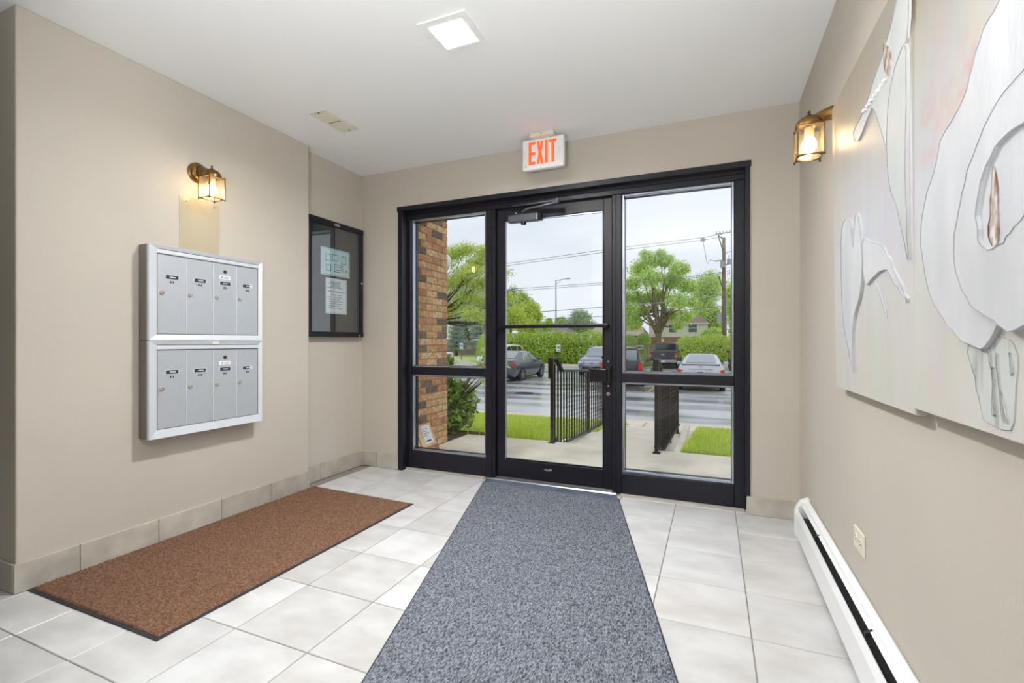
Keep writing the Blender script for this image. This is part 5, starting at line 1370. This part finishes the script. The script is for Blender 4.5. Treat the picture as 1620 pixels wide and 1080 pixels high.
UPR = math.pi / 2
c_ = saloon('dark grey saloon parked nose away on wet asphalt, facing the long hedge', 'saloon_car', (-9.80, 23.75, ZR), UPR, 4.95, 1.86, 1.50, 'car_grey')
c_ = saloon('silver white saloon with rear spoiler parked nose away before the bright hedge', 'saloon_car', (-.45, 22.35, ZR), UPR, 4.6, 1.80, 1.47, 'car_silver', spoiler=True)
g = MB()                                              # emblem: an H in a frame
for a in ((-.05, -.035), (.035, .05)): g.box(-2.335, -2.305, a[0], a[1], .99, 1.06)
g.box(-2.335, -2.305, -.05, .05, 1.018, 1.034); g.build('emblem', 'chrome', c_)
saloon('white car whose tail just shows past the brick wall', 'saloon_car', (-22.5, 34.2, ZR), math.pi, 4.6, 1.80, 1.48, 'car_white')
# boxy shapes
SUV = [(-.5, .30, .56, .44, .60, .41), (-.495, .24, .60, .48, .66, .44), (-.485, .2, .61, .49, .80, .42), (-.45, .18, .61, .495, .955, .385), (-.36, .18, .61, .50, .985, .375), (-.1, .17, .60, .50, 1.0, .375), (.06, .17, .595, .50, .975, .38), (.13, .17, .59, .50, .83, .40),
       (.20, .17, .58, .50, .64, .43), (.34, .18, .56, .495, .60, .43), (.45, .19, .52, .48, .555, .41), (.49, .22, .46, .46, .49, .39), (.5, .28, .42, .42, .44, .36)]
L, W, H = 4.45, 1.84, 1.78; hL = L / 2
c_ = vehicle('suv', 'black boxy SUV parked nose away beside the door frame', (-3.72, 23.25, ZR), UPR, scale_tab(SUV, L, W, H), 'car_black', 'car_glass_dark', (-1.32, 1.30), .36, W,
        [(-2.02, -1.32, -1.95, -1.32), (-1.24, -.35, -1.24, -.35), (-.27, .72, -.27, .30)],
        [('head_lamp', hL - .3, hL - .02, W * .28, W * .45, H * .40, H * .5, 'lamp_clear', True, .03)],
        [('tail_lamp', -hL - .02, -hL + .14, W * .40, W * .492, H * .42, H * .60, 'tail_red', True, .02), ('rear_glass', -hL + .02, -hL + .16, -W * .37, W * .37, H * .64, H * .90, 'car_glass', False, .02),
         ('number_plate', -hL - .03, -hL + .04, -.16, .16, H * .42, H * .50, 'plate', False, .004), ('plate_print', -hL - .033, -hL, -.12, .12, H * .445, H * .475, 'ink_blue', False, .002), ('rear_bumper', -hL - .07, -hL + .2, -W * .48, W * .48, H * .20, H * .34, 'car_trim', False, .03),
         ('roof_rail', -1.8, .2, W * .33, W * .355, H * .985, H * 1.02, 'galvanised', True, .008), ('brake_lamp', -hL + .10, -hL + .2, -.25, .25, H * .915, H * .935, 'tail_red', False, .004), ('wiper', -hL + .0, -hL + .06, -.3, .1, H * .665, H * .68, 'car_trim', False, .003)],
        dict(screen=(.09 * L, .19 * L), mirror=.78, mz=1.12, handles=(-1.1, -.1), hz=1.0))
WAG = [(-.5, .32, .58, .42, .62, .39), (-.492, .22, .61, .47, .70, .42), (-.46, .18, .62, .49, .86, .40), (-.40, .17, .62, .50, .96, .37), (-.2, .17, .61, .50, .995, .365), (.0, .16, .60, .50, 1.0, .365), (.08, .16, .595, .50, .96, .375), (.15, .16, .59, .50, .80, .40),
       (.23, .17, .58, .50, .655, .43), (.36, .18, .555, .495, .62, .43), (.45, .19, .51, .475, .57, .40), (.49, .22, .45, .44, .49, .36), (.5, .28, .40, .40, .43, .33)]
L, W, H = 4.8, 1.86, 1.66; hL = L / 2
vehicle('estate_car', 'blue grey estate car facing the door with chrome grille', (-6.42, 29.3, ZR), -UPR, scale_tab(WAG, L, W, H), 'car_blue_grey', 'car_glass', (-1.42, 1.40), .35, W,
        [(-2.0, -1.4, -1.85, -1.4), (-1.3, -.3, -1.3, -.3), (-.2, .95, -.2, .4)],
        [('head_lamp', hL - .30, hL - .03, W * .27, W * .455, H * .41, H * .50, 'lamp_clear', True, .04), ('grille', hL - .1, hL + .015, -W * .24, W * .24, H * .39, H * .50, 'chrome', False, .03), ('grille_mesh', hL - .05, hL + .022, -W * .215, W * .215, H * .41, H * .48, 'rim', False, .02),
         ('badge', hL, hL + .03, -.09, .09, H * .43, H * .465, 'ink_blue', False, .012), ('lower_grille', hL - .12, hL + .012, -W * .32, W * .32, H * .24, H * .33, 'car_trim', False, .02), ('fog_lamp', hL - .2, hL - .02, W * .34, W * .42, H * .27, H * .35, 'car_trim', True, .03),
         ('roof_rail', -1.9, .1, W * .32, W * .345, H * .985, H * 1.03, 'galvanised', True, .01)],
        [('tail_lamp', -hL - .01, -hL + .2, W * .3, W * .47, H * .5, H * .6, 'tail_red', True, .03)],
        dict(screen=(.09 * L, .22 * L), backlight=(-.48 * L, -.41 * L), mirror=.98, mz=1.10, handles=(-1.1, .0), hz=.95))
VAN = [(-.5, .28, .56, .44, .60, .42), (-.495, .2, .60, .48, .70, .44), (-.47, .17, .61, .495, .93, .40), (-.40, .16, .61, .50, .98, .385), (-.1, .15, .60, .50, 1.0, .385), (.06, .15, .59, .50, .985, .385), (.16, .15, .58, .50, .86, .40), (.29, .15, .56, .50, .64, .43),
       (.38, .16, .54, .495, .585, .43), (.46, .17, .49, .47, .53, .39), (.49, .2, .43, .44, .45, .36), (.5, .26, .38, .41, .40, .34)]
L, W, H = 5.1, 1.95, 1.78; hL = L / 2
vehicle('minivan', 'white minivan facing the door, half hidden behind the grey saloon', (-15.1, 33.4, ZR), -UPR, scale_tab(VAN, L, W, H), 'car_white', 'car_glass_dark', (-1.5, 1.5), .34, W,
        [(-2.3, -1.35, -2.15, -1.35), (-1.25, -.1, -1.25, -.1), (.0, 1.15, .0, .55)],
        [('head_lamp', hL - .42, hL - .03, W * .27, W * .45, H * .34, H * .43, 'lamp_clear', True, .04), ('grille', hL - .1, hL + .014, -W * .2, W * .2, H * .32, H * .40, 'car_trim', False, .02), ('lower_grille', hL - .12, hL + .012, -W * .36, W * .36, H * .18, H * .25, 'car_trim', False, .02)],
        [('tail_lamp', -hL - .01, -hL + .12, W * .42, W * .48, H * .5, H * .75, 'tail_red', True, .02)],
        dict(screen=(.09 * L, .28 * L), mirror=1.25, mz=1.12, handles=(-.25, .15), hz=.95, mirror_m='car_trim'))
TRK = [(-.5, .30, .585, .47, .60, .45), (-.497, .28, .59, .48, .605, .46), (-.3, .27, .585, .49, .60, .47), (-.135, .27, .585, .495, .60, .47), (-.125, .27, .585, .50, .70, .43), (-.10, .26, .585, .50, .97, .385), (-.05, .26, .585, .50, .995, .375), (.10, .26, .58, .50, 1.0, .375), (.16, .26, .575, .50, .95, .385), (.24, .26, .57, .50, .70, .42),
       (.27, .26, .57, .50, .63, .43), (.40, .27, .56, .495, .615, .43), (.48, .28, .53, .485, .58, .42), (.5, .30, .5, .47, .54, .40)]
L, W, H = 5.9, 2.0, 1.94; hL = L / 2
def pickup(label, loc, head, paint, rearfirst=True):
    return vehicle('pickup_truck', label, loc, head, scale_tab(TRK, L, W, H), paint, 'car_glass_dark', (-1.75, 1.85), .40, W,
        [(-.50, .12, -.50, .12), (.22, 1.30, .22, .92)],
        [('head_lamp', hL - .25, hL + .01, W * .33, W * .475, H * .42, H * .55, 'lamp_clear', True, .03), ('grille', hL - .08, hL + .03, -W * .31, W * .31, H * .38, H * .55, 'chrome', False, .02), ('grille_mesh', hL, hL + .04, -W * .27, W * .27, H * .41, H * .52, 'car_trim', False, .015), ('front_bumper', hL - .15, hL + .08, -W * .49, W * .49, H * .26, H * .36, 'chrome', False, .03)],
        [('tail_lamp', -hL - .012, -hL + .12, W * .415, W * .485, H * .43, H * .57, 'tail_red', True, .015), ('lamp_lens', -hL - .016, -hL + .05, W * .425, W * .475, H * .475, H * .51, 'lamp_clear', True, .006), ('tailgate', -hL - .018, -hL + .04, -W * .40, W * .40, H * .36, H * .60, paint, False, .015),
         ('tailgate_handle', -hL - .03, -hL, -.12, .12, H * .52, H * .55, 'chrome', False, .006), ('bed_cover', -hL + .0, -hL + 2.1, -W * .46, W * .46, H * .60, H * .625, 'car_trim', False, .012), ('rear_bumper', -hL - .12, -hL + .1, -W * .46, W * .46, H * .24, H * .33, 'chrome', False, .03),
         ('number_plate', -hL - .128, -hL - .1, -.16, .16, H * .25, H * .325, 'plate', False, .004), ('rear_glass', -.1255 * L - .02, -.11 * L, -W * .36, W * .36, H * .68, H * .93, 'car_glass_dark', False, .01)],
        dict(screen=(.165 * L, .255 * L), mirror=1.35, mz=1.28, handles=(-.35, .35), hz=1.05))
pickup('charcoal pickup truck parked nose away at the board fence', (-3.35, 38.95, ZR), UPR, 'car_charcoal')
pickup('dark pickup truck facing the door at the edge of the right pane', (2.05, 37.4, ZR), -UPR, 'car_black')
